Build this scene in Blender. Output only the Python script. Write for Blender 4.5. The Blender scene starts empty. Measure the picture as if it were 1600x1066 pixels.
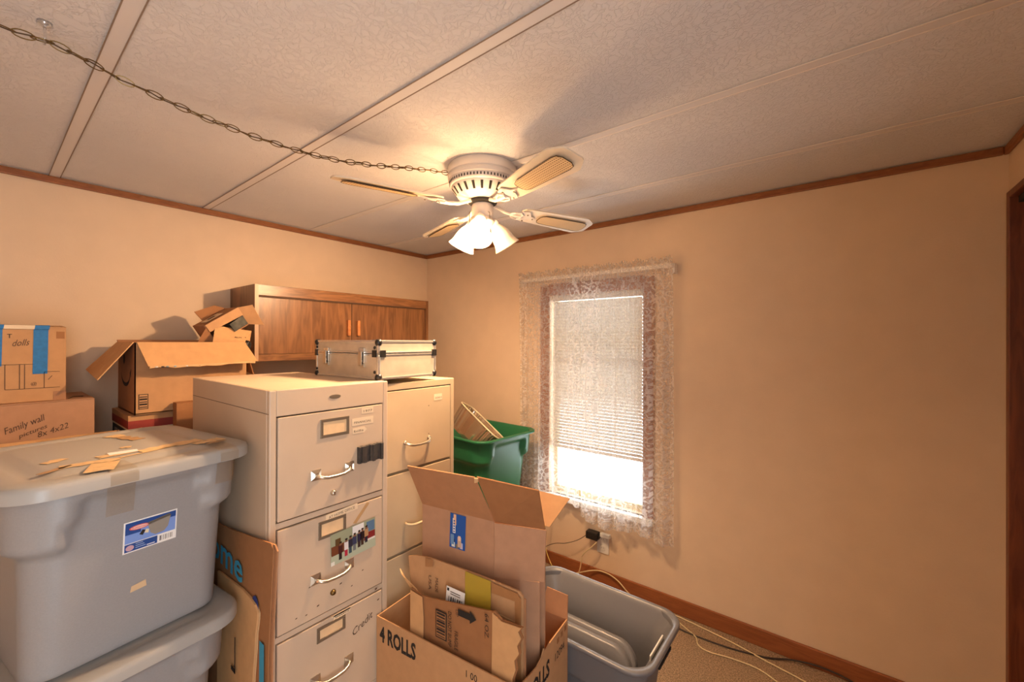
import bpy, bmesh, math, random
from mathutils import Vector, Matrix, Euler
random.seed(7)
S = bpy.context.scene
COL = S.collection
PI = math.pi

# ------------------------------------------------------------------ camera
HC, H = 1.455, 2.176                 # lens height, ceiling height
XL, XR, YW, YF = -2.712, 0.493, 2.309, -0.75   # left wall, right wall, window wall, wall behind
cam_d = bpy.data.cameras.new('camera'); cam = bpy.data.objects.new('camera', cam_d); COL.objects.link(cam)
cam_d.sensor_width = 36.0; cam_d.lens = 36.0*650/1600; cam_d.clip_start = 0.01
yaw, pitch, roll = 0.6634, 0.0012, 0.0028
fw = Vector((-math.sin(yaw)*math.cos(pitch), math.cos(yaw)*math.cos(pitch), math.sin(pitch)))
rt = Vector((math.cos(yaw), math.sin(yaw), 0)); up = rt.cross(fw)
r2 = rt*math.cos(roll)+up*math.sin(roll); u2 = -rt*math.sin(roll)+up*math.cos(roll)
cam.matrix_world = Matrix(((r2.x,u2.x,-fw.x,0),(r2.y,u2.y,-fw.y,0),(r2.z,u2.z,-fw.z,HC),(0,0,0,1)))
S.camera = cam

# ------------------------------------------------------------------ daylight, exposure
W = bpy.data.worlds.new('daylight'); S.world = W; W.use_nodes = True
bg = W.node_tree.nodes['Background']; bg.inputs[0].default_value = (0.87, 0.935, 1.0, 1); bg.inputs[1].default_value = 6.0
S.view_settings.view_transform = 'Standard'; S.view_settings.look = 'None'
S.view_settings.gamma = 1.0; S.view_settings.use_curve_mapping = False
S.view_settings.exposure = 0.45
def portal(name, loc, rot, sx, sy):
    d = bpy.data.lights.new(name, 'AREA'); d.shape = 'RECTANGLE'; d.size = sx; d.size_y = sy; d.cycles.is_portal = True
    o = bpy.data.objects.new(name, d); COL.objects.link(o); o.location = loc; o.rotation_euler = rot
WX0, WX1, WZ0, WZ1 = -1.49, -0.862, 0.47, 1.755      # window opening
DY0, DY1, DZ1 = -.55, .02, 2.03                      # unseen doorway added in the right wall to let in fill daylight
portal('window_portal', ((WX0+WX1)/2, YW+.14, (WZ0+WZ1)/2), (-PI/2, 0, 0), WX1-WX0, WZ1-WZ0)
portal('fill_doorway_portal', (XR+.11, (DY0+DY1)/2, DZ1/2), (PI/2, 0, PI/2), DY1-DY0, DZ1)
LAMP = 4.0                                            # glow of the lit lamp glasses
BULB = 46.0                                           # watts of each bulb inside them
LAMP_COL = (1.0, 0.64, 0.36, 1)

# ------------------------------------------------------------------ materials
MATS = {}
def srgb(c):
    return tuple(((v/255)/12.92 if v/255 <= .04045 else ((v/255+.055)/1.055)**2.4) for v in c)+(1,)
def mat(name, col, rough=.6, metal=0., noise=None, bump=None, spec=.5, coat=0., stretch=(1,1,1)):
    """noise=(scale, amount, detail): mottles the colour; bump=(scale, strength, distance)"""
    if name in MATS: return MATS[name]
    m = bpy.data.materials.new(name); m.use_nodes = True; nt = m.node_tree; N = nt.nodes; L = nt.links
    b = N['Principled BSDF']; b.inputs['Roughness'].default_value = rough; b.inputs['Metallic'].default_value = metal
    b.inputs['Specular IOR Level'].default_value = spec; b.inputs['Coat Weight'].default_value = coat
    c = srgb(col); b.inputs['Base Color'].default_value = c
    tc = N.new('ShaderNodeTexCoord'); mp = N.new('ShaderNodeMapping'); mp.inputs['Scale'].default_value = stretch
    L.new(tc.outputs['Object'], mp.inputs['Vector'])
    if noise:
        n = N.new('ShaderNodeTexNoise'); n.inputs['Scale'].default_value = noise[0]; n.inputs['Detail'].default_value = noise[2] if len(noise) > 2 else 4
        L.new(mp.outputs[0], n.inputs['Vector'])
        r = N.new('ShaderNodeValToRGB'); a = noise[1]
        r.color_ramp.elements[0].position = .3; r.color_ramp.elements[1].position = .7
        r.color_ramp.elements[0].color = tuple(v*(1-a) for v in c[:3])+(1,); r.color_ramp.elements[1].color = tuple(min(1, v*(1+a)) for v in c[:3])+(1,)
        L.new(n.outputs['Fac'], r.inputs[0]); L.new(r.outputs[0], b.inputs['Base Color'])
    if bump:
        n2 = N.new('ShaderNodeTexNoise'); n2.inputs['Scale'].default_value = bump[0]; n2.inputs['Detail'].default_value = 5
        L.new(mp.outputs[0], n2.inputs['Vector'])
        bp = N.new('ShaderNodeBump'); bp.inputs['Strength'].default_value = bump[1]; bp.inputs['Distance'].default_value = bump[2]
        L.new(n2.outputs['Fac'], bp.inputs['Height']); L.new(bp.outputs[0], b.inputs['Normal'])
    MATS[name] = m; return m
def wood(name, c1, c2, scale, rough=.45, axis=(1,1,1), spec=.5):
    m = mat(name, c1, rough, spec=spec); nt = m.node_tree; N = nt.nodes; L = nt.links; b = N['Principled BSDF']
    tc = N.new('ShaderNodeTexCoord'); mp = N.new('ShaderNodeMapping'); mp.inputs['Scale'].default_value = axis
    L.new(tc.outputs['Object'], mp.inputs[0])
    n = N.new('ShaderNodeTexNoise'); n.inputs['Scale'].default_value = scale; n.inputs['Detail'].default_value = 6; n.inputs['Distortion'].default_value = 1.2
    L.new(mp.outputs[0], n.inputs['Vector'])
    r = N.new('ShaderNodeValToRGB'); r.color_ramp.elements[0].position = .35; r.color_ramp.elements[1].position = .66
    r.color_ramp.elements[0].color = srgb(c2); r.color_ramp.elements[1].color = srgb(c1)
    L.new(n.outputs['Fac'], r.inputs[0]); L.new(r.outputs[0], b.inputs['Base Color'])
    return m

M_wall = mat('wallpaper', (220,194,164), .75, noise=(9,.025), bump=(140,.10,.004), spec=.25)
M_ceil = mat('ceiling_texture', (216,213,211), .8, noise=(3,.03), spec=.2)
def ceil_bump(m):
    nt = m.node_tree; N = nt.nodes; L = nt.links; b = N['Principled BSDF']
    tc = N.new('ShaderNodeTexCoord'); v = N.new('ShaderNodeTexVoronoi'); v.feature = 'DISTANCE_TO_EDGE'; v.inputs['Scale'].default_value = 32
    n = N.new('ShaderNodeTexNoise'); n.inputs['Scale'].default_value = 9; n.inputs['Detail'].default_value = 5
    ad = N.new('ShaderNodeMixRGB'); ad.blend_type = 'ADD'; ad.inputs[0].default_value = .35
    L.new(tc.outputs['Object'], n.inputs['Vector']); L.new(tc.outputs['Object'], ad.inputs[1]); L.new(n.outputs['Color'], ad.inputs[2])
    L.new(ad.outputs[0], v.inputs['Vector'])
    n2 = N.new('ShaderNodeTexNoise'); n2.inputs['Scale'].default_value = 60; L.new(tc.outputs['Object'], n2.inputs['Vector'])
    mr = N.new('ShaderNodeMapRange'); mr.inputs[1].default_value = 0; mr.inputs[2].default_value = .09; mr.inputs[3].default_value = 1; mr.inputs[4].default_value = 0
    L.new(v.outputs['Distance'], mr.inputs[0])
    a = N.new('ShaderNodeMath'); a.operation = 'MULTIPLY_ADD'; a.inputs[1].default_value = .6
    L.new(n2.outputs['Fac'], a.inputs[0]); L.new(mr.outputs[0], a.inputs[2])
    bp = N.new('ShaderNodeBump'); bp.inputs['Strength'].default_value = .50; bp.inputs['Distance'].default_value = .0032
    L.new(a.outputs[0], bp.inputs['Height']); L.new(bp.outputs[0], b.inputs['Normal'])
ceil_bump(M_ceil)
M_batten = mat('ceiling_batten', (214,208,203), .6); M_joint = mat('joint_dark_line', (138,118,100), .8); M_bead = mat('batten_bead', (230,220,208), .5)  # batten edge lines: dark brown joint, pale bead
M_trim = wood('crown_wood', (150,92,48), (128,74,38), 14, .45, (1,1,6))
M_dtrim = wood('door_wood', (128,70,42), (100,50,30), 10, .4, (4,4,.5))
M_cup = wood('cupboard_wood', (144,98,60), (108,70,40), 7, .33, (5,5,.55))
M_cuprail = wood('cupboard_rail_wood', (148,101,62), (111,72,42), 9, .33, (6,.7,6))
M_carpet = mat('carpet', (196,168,138), .95, noise=(170,.5,6), bump=(220,1.0,.02), spec=.1)
M_white = mat('white_enamel', (216,206,196), .3)
M_whitep = mat('white_plastic', (225,222,214), .4)
M_blade = mat('blade_cream', (226,212,188), .4, noise=(5,.03))
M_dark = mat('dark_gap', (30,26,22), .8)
M_brass = mat('antique_brass', (120,96,58), .35, .9)
M_cord = mat('brown_cord', (84,62,36), .6)
M_chrome = mat('worn_chrome', (205,196,180), .28, .9)
M_steel1 = mat('tan_enamel', (204,180,154), .42, noise=(6,.04))
M_steel2 = mat('olive_tan_enamel', (190,168,136), .42, noise=(7,.05))
M_gap = mat('seam_brown', (82,58,40), .8)
M_pewter = mat('pewter', (150,138,120), .4, .7)
M_card = mat('card_paper', (232,196,150), .8, noise=(40,.05))
M_tapew = mat('paper_label', (226,204,172), .7)
M_masking = mat('masking_tape', (184,146,100), .7)
M_ink = mat('black_ink', (34,28,24), .8)
M_penink = mat('pen_ink', (84,62,48), .8)
M_alu = mat('aluminium_panel', (196,184,164), .42, .35, noise=(22,.09,8))
M_alur = mat('aluminium_rail', (214,212,206), .26, .8)
M_black = mat('black_plastic', (26,24,24), .4)
M_magnet = mat('dark_magnet', (62,56,52), .7, noise=(90,.25))
M_tote = mat('grey_tote', (150,147,146), .38, noise=(260,.03), bump=(500,.06,.002))
M_totelid = mat('grey_tote_lid', (164,160,154), .33)
M_green = mat('green_tote', (40,112,74), .33)
M_foil = mat('foil', (225,205,180), .22, .9)
M_clear = mat('clear_tape', (214,184,146), .2)
M_blue = mat('painter_tape', (30,112,176), .6, noise=(70,.14))
M_skyblue = mat('sky_blue_ink', (60,150,184), .7)
M_navy = mat('navy_ink', (32,50,120), .7)
M_lblue = mat('label_blue', (120,150,214), .5)
M_dblue = mat('label_navy', (30,70,140), .5)
M_red = mat('label_red', (214,96,84), .5)
M_paper = mat('white_paper', (236,232,226), .6)
M_stickblue = mat('sticker_blue', (22,84,166), .45)
M_yellow = mat('yellow_tape', (176,148,52), .35)
M_stripe_red = mat('stripe_red', (150,54,44), .6)
M_stripe_dark = mat('stripe_dark', (38,54,50), .6)
def kraft(name, col):
    return mat(name, col, .8, noise=(30,.05), bump=(90,.08,.002), spec=.2)
K1 = kraft('kraft', (190,146,104)); K2 = kraft('kraft_red', (174,126,90)); K3 = kraft('kraft_light', (204,158,110))
K4 = kraft('kraft_brown', (158,110,72)); K5 = kraft('kraft_pinkish', (180,138,108)); K_edge = kraft('kraft_edge', (208,168,122))
K_tape = mat('packing_tape', (164,116,74), .3, noise=(50,.05))
M_ycable = mat('ivory_cable', (214,194,150), .5); M_kcable = mat('black_cable', (52,40,32), .5)
M_slat = mat('blind_slat', (200,190,176), .45)
M_rod = mat('curtain_rod_white', (232,222,206), .35)

def glow(name, col, strength):
    m = bpy.data.materials.new(name); m.use_nodes = True; b = m.node_tree.nodes['Principled BSDF']
    b.inputs['Base Color'].default_value = srgb((240,232,220)); b.inputs['Roughness'].default_value = .35
    b.inputs['Emission Color'].default_value = col; b.inputs['Emission Strength'].default_value = strength
    nt = m.node_tree; t = nt.nodes.new('ShaderNodeBsdfTransparent'); t.inputs[0].default_value = (1,.97,.92,1); mx = nt.nodes.new('ShaderNodeMixShader'); mx.inputs[0].default_value = .74
    nt.links.new(t.outputs[0], mx.inputs[1]); nt.links.new(b.outputs[0], mx.inputs[2]); nt.links.new(mx.outputs[0], nt.nodes['Material Output'].inputs[0])
    return m
M_glass_lit = glow('lit_frosted_glass', LAMP_COL, LAMP)
M_glass_off = mat('frosted_glass', (238,222,196), .3)
def see(name, tint, tfac, rough=.05):
    m = bpy.data.materials.new(name); m.use_nodes = True; nt = m.node_tree; N = nt.nodes; L = nt.links
    N.remove(N['Principled BSDF']); o = N['Material Output']
    t = N.new('ShaderNodeBsdfTransparent'); t.inputs[0].default_value = tint
    g = N.new('ShaderNodeBsdfGlossy'); g.inputs['Roughness'].default_value = rough; g.inputs[0].default_value = (1,1,1,1)
    mx = N.new('ShaderNodeMixShader'); mx.inputs[0].default_value = tfac
    L.new(t.outputs[0], mx.inputs[1]); L.new(g.outputs[0], mx.inputs[2]); L.new(mx.outputs[0], o.inputs[0]); return m
M_pane = see('window_glass', (1,1,1,1), .05)
M_cleartape = see('glossy_clear_tape', (.97,.93,.87,1), .10, .12)
M_hook = see('clear_plastic', (.93,.95,.97,1), .22, .2)
def lace():
    m = bpy.data.materials.new('lace'); m.use_nodes = True; nt = m.node_tree; N = nt.nodes; L = nt.links
    N.remove(N['Principled BSDF']); o = N['Material Output']
    tc = N.new('ShaderNodeTexCoord'); mp = N.new('ShaderNodeMapping'); mp.inputs['Scale'].default_value = (1,0,1)
    L.new(tc.outputs['Object'], mp.inputs[0])
    n = N.new('ShaderNodeTexNoise'); n.inputs['Scale'].default_value = 22; n.inputs['Detail'].default_value = 2
    L.new(mp.outputs[0], n.inputs['Vector'])
    ad = N.new('ShaderNodeMixRGB'); ad.blend_type = 'ADD'; ad.inputs[0].default_value = .05; L.new(mp.outputs[0], ad.inputs[1]); L.new(n.outputs['Color'], ad.inputs[2])
    v = N.new('ShaderNodeTexVoronoi'); v.feature = 'F1'; v.inputs['Scale'].default_value = 26; L.new(ad.outputs[0], v.inputs['Vector'])
    w = N.new('ShaderNodeMath'); w.operation = 'MULTIPLY'; w.inputs[1].default_value = 13; L.new(v.outputs['Distance'], w.inputs[0])
    si = N.new('ShaderNodeMath'); si.operation = 'SINE'; L.new(w.outputs[0], si.inputs[0])            # petals: rings round each flower
    v2 = N.new('ShaderNodeTexVoronoi'); v2.feature = 'DISTANCE_TO_EDGE'; v2.inputs['Scale'].default_value = 70; L.new(mp.outputs[0], v2.inputs['Vector'])
    net = N.new('ShaderNodeMapRange'); net.inputs[1].default_value = .02; net.inputs[2].default_value = .12; net.inputs[3].default_value = .12; net.inputs[4].default_value = 0
    L.new(v2.outputs['Distance'], net.inputs[0])
    pr = N.new('ShaderNodeMapRange'); pr.inputs[1].default_value = -.2; pr.inputs[2].default_value = .7; pr.inputs[3].default_value = .04; pr.inputs[4].default_value = .46
    L.new(si.outputs[0], pr.inputs[0])
    # the flowers are dense along both selvedges and near the hem, sparse in the middle
    sx = N.new('ShaderNodeSeparateXYZ'); L.new(tc.outputs['Object'], sx.inputs[0])
    ab = N.new('ShaderNodeMath'); ab.operation = 'ABSOLUTE'; L.new(sx.outputs[0], ab.inputs[0])
    e1 = N.new('ShaderNodeMapRange'); e1.inputs[1].default_value = .13; e1.inputs[2].default_value = .17; e1.inputs[3].default_value = .35; e1.inputs[4].default_value = 1; L.new(ab.outputs[0], e1.inputs[0])
    e2 = N.new('ShaderNodeMapRange'); e2.inputs[1].default_value = -1.16; e2.inputs[2].default_value = -1.08; e2.inputs[3].default_value = 1; e2.inputs[4].default_value = .2; L.new(sx.outputs[2], e2.inputs[0])
    mxm = N.new('ShaderNodeMath'); mxm.operation = 'MAXIMUM'; L.new(e1.outputs[0], mxm.inputs[0]); L.new(e2.outputs[0], mxm.inputs[1])
    fl_m = N.new('ShaderNodeMath'); fl_m.operation = 'MULTIPLY'; L.new(pr.outputs[0], fl_m.inputs[0]); L.new(mxm.outputs[0], fl_m.inputs[1])
    b0 = N.new('ShaderNodeMath'); b0.operation = 'ADD'; b0.inputs[1].default_value = .20; L.new(fl_m.outputs[0], b0.inputs[0])
    s = N.new('ShaderNodeMath'); s.operation = 'ADD'; s.use_clamp = True; L.new(b0.outputs[0], s.inputs[0]); L.new(net.outputs[0], s.inputs[1])
    d = N.new('ShaderNodeBsdfDiffuse'); d.inputs[0].default_value = srgb((236,226,214))
    tl = N.new('ShaderNodeBsdfTranslucent'); tl.inputs[0].default_value = srgb((236,228,220))
    mx = N.new('ShaderNodeMixShader'); mx.inputs[0].default_value = .45; L.new(d.outputs[0], mx.inputs[1]); L.new(tl.outputs[0], mx.inputs[2])
    t = N.new('ShaderNodeBsdfTransparent'); m2 = N.new('ShaderNodeMixShader')
    L.new(s.outputs[0], m2.inputs[0]); L.new(t.outputs[0], m2.inputs[1]); L.new(mx.outputs[0], m2.inputs[2]); L.new(m2.outputs[0], o.inputs[0])
    return m
M_lace = lace()
M_cane = mat('cane_weave', (196,160,104), .7)
def cane(m):
    nt = m.node_tree; N = nt.nodes; L = nt.links; b = N['Principled BSDF']
    tc = N.new('ShaderNodeTexCoord'); ck = N.new('ShaderNodeTexVoronoi'); ck.inputs['Scale'].default_value = 105; ck.inputs['Randomness'].default_value = .0
    L.new(tc.outputs['Object'], ck.inputs['Vector'])
    r = N.new('ShaderNodeValToRGB'); r.color_ramp.elements[0].position = .30; r.color_ramp.elements[1].position = .45
    r.color_ramp.elements[0].color = srgb((140,102,56)); r.color_ramp.elements[1].color = srgb((222,194,146))
    L.new(ck.outputs['Distance'], r.inputs[0]); L.new(r.outputs[0], b.inputs['Base Color'])
cane(M_cane)

# ------------------------------------------------------------------ helpers
class MB:
    def __init__(s): s.bm = bmesh.new()
    def face(s, pts):
        return s.bm.faces.new([s.bm.verts.new(p) for p in pts])
    def box(s, x0, x1, y0, y1, z0, z1):
        v = [s.bm.verts.new((x, y, z)) for x in (x0, x1) for y in (y0, y1) for z in (z0, z1)]
        for f in ((0,1,3,2),(4,6,7,5),(0,4,5,1),(2,3,7,6),(0,2,6,4),(1,5,7,3)): s.bm.faces.new([v[i] for i in f])
        return s
    def slab(s, pts, t):
        """a flat polygon with thickness t along its normal"""
        P = [Vector(p) for p in pts]; n = Vector((0,0,0))
        for i in range(len(P)): n += (P[i]-P[0]).cross(P[(i+1) % len(P)]-P[0])
        n.normalize(); a = [s.bm.verts.new(p) for p in P]; b = [s.bm.verts.new(p-n*t) for p in P]
        s.bm.faces.new(a); s.bm.faces.new(b[::-1])
        for i in range(len(P)):
            j = (i+1) % len(P); s.bm.faces.new((a[j], a[i], b[i], b[j]))
        return s
    def loft(s, loops, cap0=True, cap1=True):
        R = [[s.bm.verts.new(p) for p in lp] for lp in loops]
        for a, b in zip(R, R[1:]):
            n = len(a)
            for i in range(n): s.bm.faces.new((a[i], a[(i+1) % n], b[(i+1) % n], b[i]))
        if cap0: s.bm.faces.new(R[0][::-1])
        if cap1: s.bm.faces.new(R[-1])
        return s
    def lathe(s, prof, n=32, M=None, cap0=False, cap1=False):
        loops = [[Vector((r*math.cos(2*PI*i/n), r*math.sin(2*PI*i/n), z)) for i in range(n)] for r, z in prof]
        if M is not None: loops = [[M @ p for p in lp] for lp in loops]
        return s.loft(loops, cap0, cap1)
    def tube(s, path, r, n=8, closed=False):
        P = [Vector(p) for p in path]; m = len(P); loops = []; ref = Vector((0,0,1))
        for i in range(m):
            if closed: t = (P[(i+1) % m]-P[i-1])
            else: t = P[min(i+1, m-1)]-P[max(i-1, 0)]
            t.normalize()
            if abs(t.dot(ref)) > .95: ref = Vector((1,0,0)) if abs(t.x) < .9 else Vector((0,1,0))
            a = t.cross(ref).normalized(); b = t.cross(a); ref = a.cross(t) if False else ref
            loops.append([P[i]+(a*math.cos(2*PI*k/n)+b*math.sin(2*PI*k/n))*r for k in range(n)])
        if closed: loops.append(loops[0]); return s.loft(loops, False, False)
        return s.loft(loops)
    def mesh(s, name, m):
        me = bpy.data.meshes.new(name); bmesh.ops.recalc_face_normals(s.bm, faces=s.bm.faces[:]); s.bm.to_mesh(me); s.bm.free(); me.materials.append(m); return me
    def build(s, name, m, parent=None, smooth=False, bevel=0, seg=2):
        o = bpy.data.objects.new(name, s.mesh(name, m)); COL.objects.link(o)
        if parent is not None: o.parent = parent
        if smooth:
            for p in o.data.polygons: p.use_smooth = True
        if bevel:
            b = o.modifiers.new('bevel', 'BEVEL'); b.width = bevel; b.segments = seg; b.limit_method = 'ANGLE'; b.angle_limit = .6
        if smooth == 'auto':
            o.data.shade_smooth() if hasattr(o.data, 'shade_smooth') else None
            for e in o.data.edges: pass
            sharp(o.data, .7)
        return o
def sharp(me, ang):
    bm = bmesh.new(); bm.from_mesh(me)
    for e in bm.edges:
        if len(e.link_faces) == 2 and e.calc_face_angle(0) > ang: e.smooth = False
    bm.to_mesh(me); bm.free()
def tag(o, label, cat, group=None):
    o['label'] = label; o['category'] = cat
    if group: o['group'] = group
    return o
def thing(name, label, cat, loc=(0,0,0), rz=0, group=None):
    o = bpy.data.objects.new(name, None); COL.objects.link(o); o.location = loc; o.rotation_euler = (0,0,rz); o.empty_display_size = .05
    return tag(o, label, cat, group)
def struct(o): o['kind'] = 'structure'; return o
def bx(name, d, m, parent=None, bevel=0): return MB().box(*d).build(name, m, parent, bevel=bevel)
def copy(o, parent):
    c = o.copy(); COL.objects.link(c); c.parent = parent; return c
def rrect(hx, hy, r, z, k=6, cx=0, cy=0):
    out = []
    for (sx, sy, a0) in ((1,1,0),(-1,1,PI/2),(-1,-1,PI),(1,-1,1.5*PI)):
        for i in range(k+1):
            a = a0+PI/2*i/k; out.append(Vector((cx+sx*(hx-r)+r*math.cos(a), cy+sy*(hy-r)+r*math.sin(a), z)))
    return out
def lettering(txt, size, org, u, v, m, parent, width=None, shear=0, off=.0008, name='lettering', bold=0):
    cu = bpy.data.curves.new('t', 'FONT'); cu.body = txt; cu.size = size; cu.shear = shear; cu.offset = bold; cu.resolution_u = 2
    t = bpy.data.objects.new('t', cu); COL.objects.link(t); dg = bpy.context.evaluated_depsgraph_get()
    me = bpy.data.meshes.new_from_object(t.evaluated_get(dg)); bpy.data.objects.remove(t)
    u = Vector(u).normalized(); v = Vector(v).normalized(); n = u.cross(v); org = Vector(org)
    k = 1
    if width and len(me.vertices): k = width/max(.001, max(q.co.x for q in me.vertices))
    for q in me.vertices: q.co = org+u*(q.co.x*k)+v*q.co.y+n*off
    me.materials.clear(); me.materials.append(m)
    o = bpy.data.objects.new(name, me); COL.objects.link(o); o.parent = parent
    return o
def quad(name, org, u, v, w, h, m, parent, off=.0008, t=.0004):
    """a thin label: lower-left corner org, w along u, h along v, proud of the surface"""
    u = Vector(u).normalized(); v = Vector(v).normalized(); n = u.cross(v); o = Vector(org)+n*off
    return MB().slab([o, o+u*w, o+u*w+v*h, o+v*h], t).build(name, m, parent)
def smooth01(x): x = max(0, min(1, x)); return x*x*(3-2*x)

# ------------------------------------------------------------------ the room
fl = struct(bx('floor', (XL-.1, XR+.1, YF-.1, YW+.1, -.1, 0), M_carpet))
wl = struct(bx('wall_left', (XL-.1, XL, YF-.1, YW+.1, 0, H), M_wall))
wb = MB()
wb.box(XL, WX0, YW, YW+.1, 0, H); wb.box(WX1, XR+.1, YW, YW+.1, 0, H); wb.box(WX0, WX1, YW, YW+.1, 0, WZ0); wb.box(WX0, WX1, YW, YW+.1, WZ1, H)
struct(wb.build('wall_back', M_wall))
CY0, CY1, CZ = .75, 2.272, 1.985                     # closet opening in the right wall
wr = MB(); wr.box(XR, XR+.1, CY1, YW, 0, H); wr.box(XR, XR+.1, DY1, CY0, 0, H); wr.box(XR, XR+.1, YF-.1, DY0, 0, H); wr.box(XR, XR+.1, DY0, DY1, DZ1, H); wr.box(XR, XR+.1, CY0, CY1, CZ, H)
struct(wr.build('wall_right', M_wall))
wf = MB(); wf.box(XL, XR, YF-.1, YF, 0, H)
struct(wf.build('wall_front', M_wall))
ce = struct(bx('ceiling', (XL-.1, XR+.1, YF-.1, YW+.1, H+.006, H+.1), M_ceil))
ys = [YF-.1, -.35, .20, .755, 1.325, 1.885, YW+.1]
for a, b in zip(ys, ys[1:]):
    bx('panel', (XL-.1, XR+.1, a+.0012, b-.0012, H, H+.0055), M_ceil, ce)
for y in ys[1:-1]:
    w = .017
    bx('batten', (XL, XR, y-w, y+w, H-.0035, H-.0002), M_batten, ce, .0012)
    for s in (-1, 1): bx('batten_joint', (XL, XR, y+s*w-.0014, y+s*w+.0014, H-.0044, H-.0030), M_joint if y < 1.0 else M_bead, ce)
def crown(n, d): struct(bx(n, d, M_trim, bevel=.004))
crown('trim_1', (XL, XL+.014, YF, YW, H-.034, H-.004)); crown('trim_2', (XL+.014, XR-.014, YW-.014, YW, H-.034, H-.004))
crown('trim_3', (XR-.014, XR, YF, YW, H-.034, H-.004))
M_base = wood('baseboard_wood', (154,90,50), (134,76,42), 10, .4, (.7,6,6))
struct(bx('baseboard_back', (XL, XR, YW-.013, YW, 0, .084), M_base, bevel=.004))
struct(bx('baseboard_left', (XL, XL+.013, YF, YW-.013, 0, .084), M_base, bevel=.004))
# closet door in the right wall
d1 = struct(bx('door_1', (XR+.045, XR+.08, CY0, CY1, .01, CZ), M_dtrim))
bx('jamb', (XR-.012, XR+.045, CY1-.02, CY1+.012, 0, CZ+.012), M_dtrim, d1, .002)
bx('jamb', (XR-.012, XR+.045, CY0-.012, CY0+.02, 0, CZ+.012), M_dtrim, d1, .002)
bx('header', (XR-.012, XR+.045, CY0+.02, CY1-.02, CZ-.012, CZ+.012), M_dtrim, d1, .002)
bx('door_track', (XR+.01, XR+.04, CY0+.02, CY1-.02, CZ-.035, CZ-.012), M_dark, d1)
# window
w1 = bpy.data.objects.new('window_1', None); COL.objects.link(w1); struct(w1)
M_sash = mat('sash_white', (206,196,150), .45)
def wpart(n, d, m, bev=.002): return bx(n, d, m, w1, bev)
cw = .066
wpart('casing', (WX0-cw, WX0, YW-.012, YW, WZ0-.03, WZ1+cw), M_trim); wpart('casing', (WX1, WX1+cw, YW-.012, YW, WZ0-.03, WZ1+cw), M_trim)
wpart('casing', (WX0, WX1, YW-.012, YW, WZ1, WZ1+.075), M_trim); wpart('sill', (WX0-cw, WX1+cw, YW-.035, YW+.02, WZ0-.03, WZ0), M_whitep)
for x0, x1 in ((WX0, WX0+.025), (WX1-.025, WX1)): wpart('sash_stile', (x0, x1, YW+.06, YW+.09, WZ0, WZ1), M_sash)
for z0, z1 in ((WZ0, WZ0+.035), (1.31, 1.345), (WZ1-.035, WZ1)): wpart('sash_rail', (WX0+.025, WX1-.025, YW+.06, YW+.09, z0, z1), M_sash)
for z0, z1 in ((WZ0+.035, 1.31), (1.345, WZ1-.035)): wpart('pane', (WX0+.025, WX1-.025, YW+.073, YW+.077, z0, z1), M_pane, 0)

# ------------------------------------------------------------------ blind, curtain
bl = thing('mini_blind', 'white horizontal mini blind lowered most of the way down the window', 'blind', ((WX0+WX1)/2, YW+.03, .775))
hw = (WX1-WX0)/2-.012
bx('headrail', (-hw, hw, -.014, .014, WZ1-.775-.036, WZ1-.775-.004), M_slat, bl, .002)
bx('bottom_rail', (-hw, hw, -.011, .011, -.008, .008), M_slat, bl, .002)
n_sl = 47; sm = None
for i in range(n_sl):
    if sm is None:
        mb = MB(); ta = math.radians(-57); loops = []
        for k in range(5):
            q = -.0125+.025*k/4; hgt = .0016*(1-(q/.0125)**2)
            yy = q*math.cos(ta)-hgt*math.sin(ta); zz = -q*math.sin(ta)*-1+hgt*math.cos(ta)
            loops.append((yy, zz))
        top = loops; bot = [(a, b-.0006) for a, b in loops][::-1]; ring = top+bot
        mb.loft([[Vector((x, a, b)) for a, b in ring] for x in (-hw+.004, hw-.004)])
        sm = mb.mesh('slat', M_slat)
    o = bpy.data.objects.new('slat', sm); COL.objects.link(o); o.parent = bl; o.location = (0, 0, .022+i*.0197)
for x in (-.2, .0, .2): MB().tube([(x, -.0135, 0), (x, -.0135, WZ1-.775-.03)], .0011, 5).build('ladder_cord', M_whitep, bl)
MB().tube([(-hw+.02, -.02, .45), (-hw+.02, -.018, WZ1-.775-.03)], .0022, 6).build('tilt_wand', M_whitep, bl)

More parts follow.
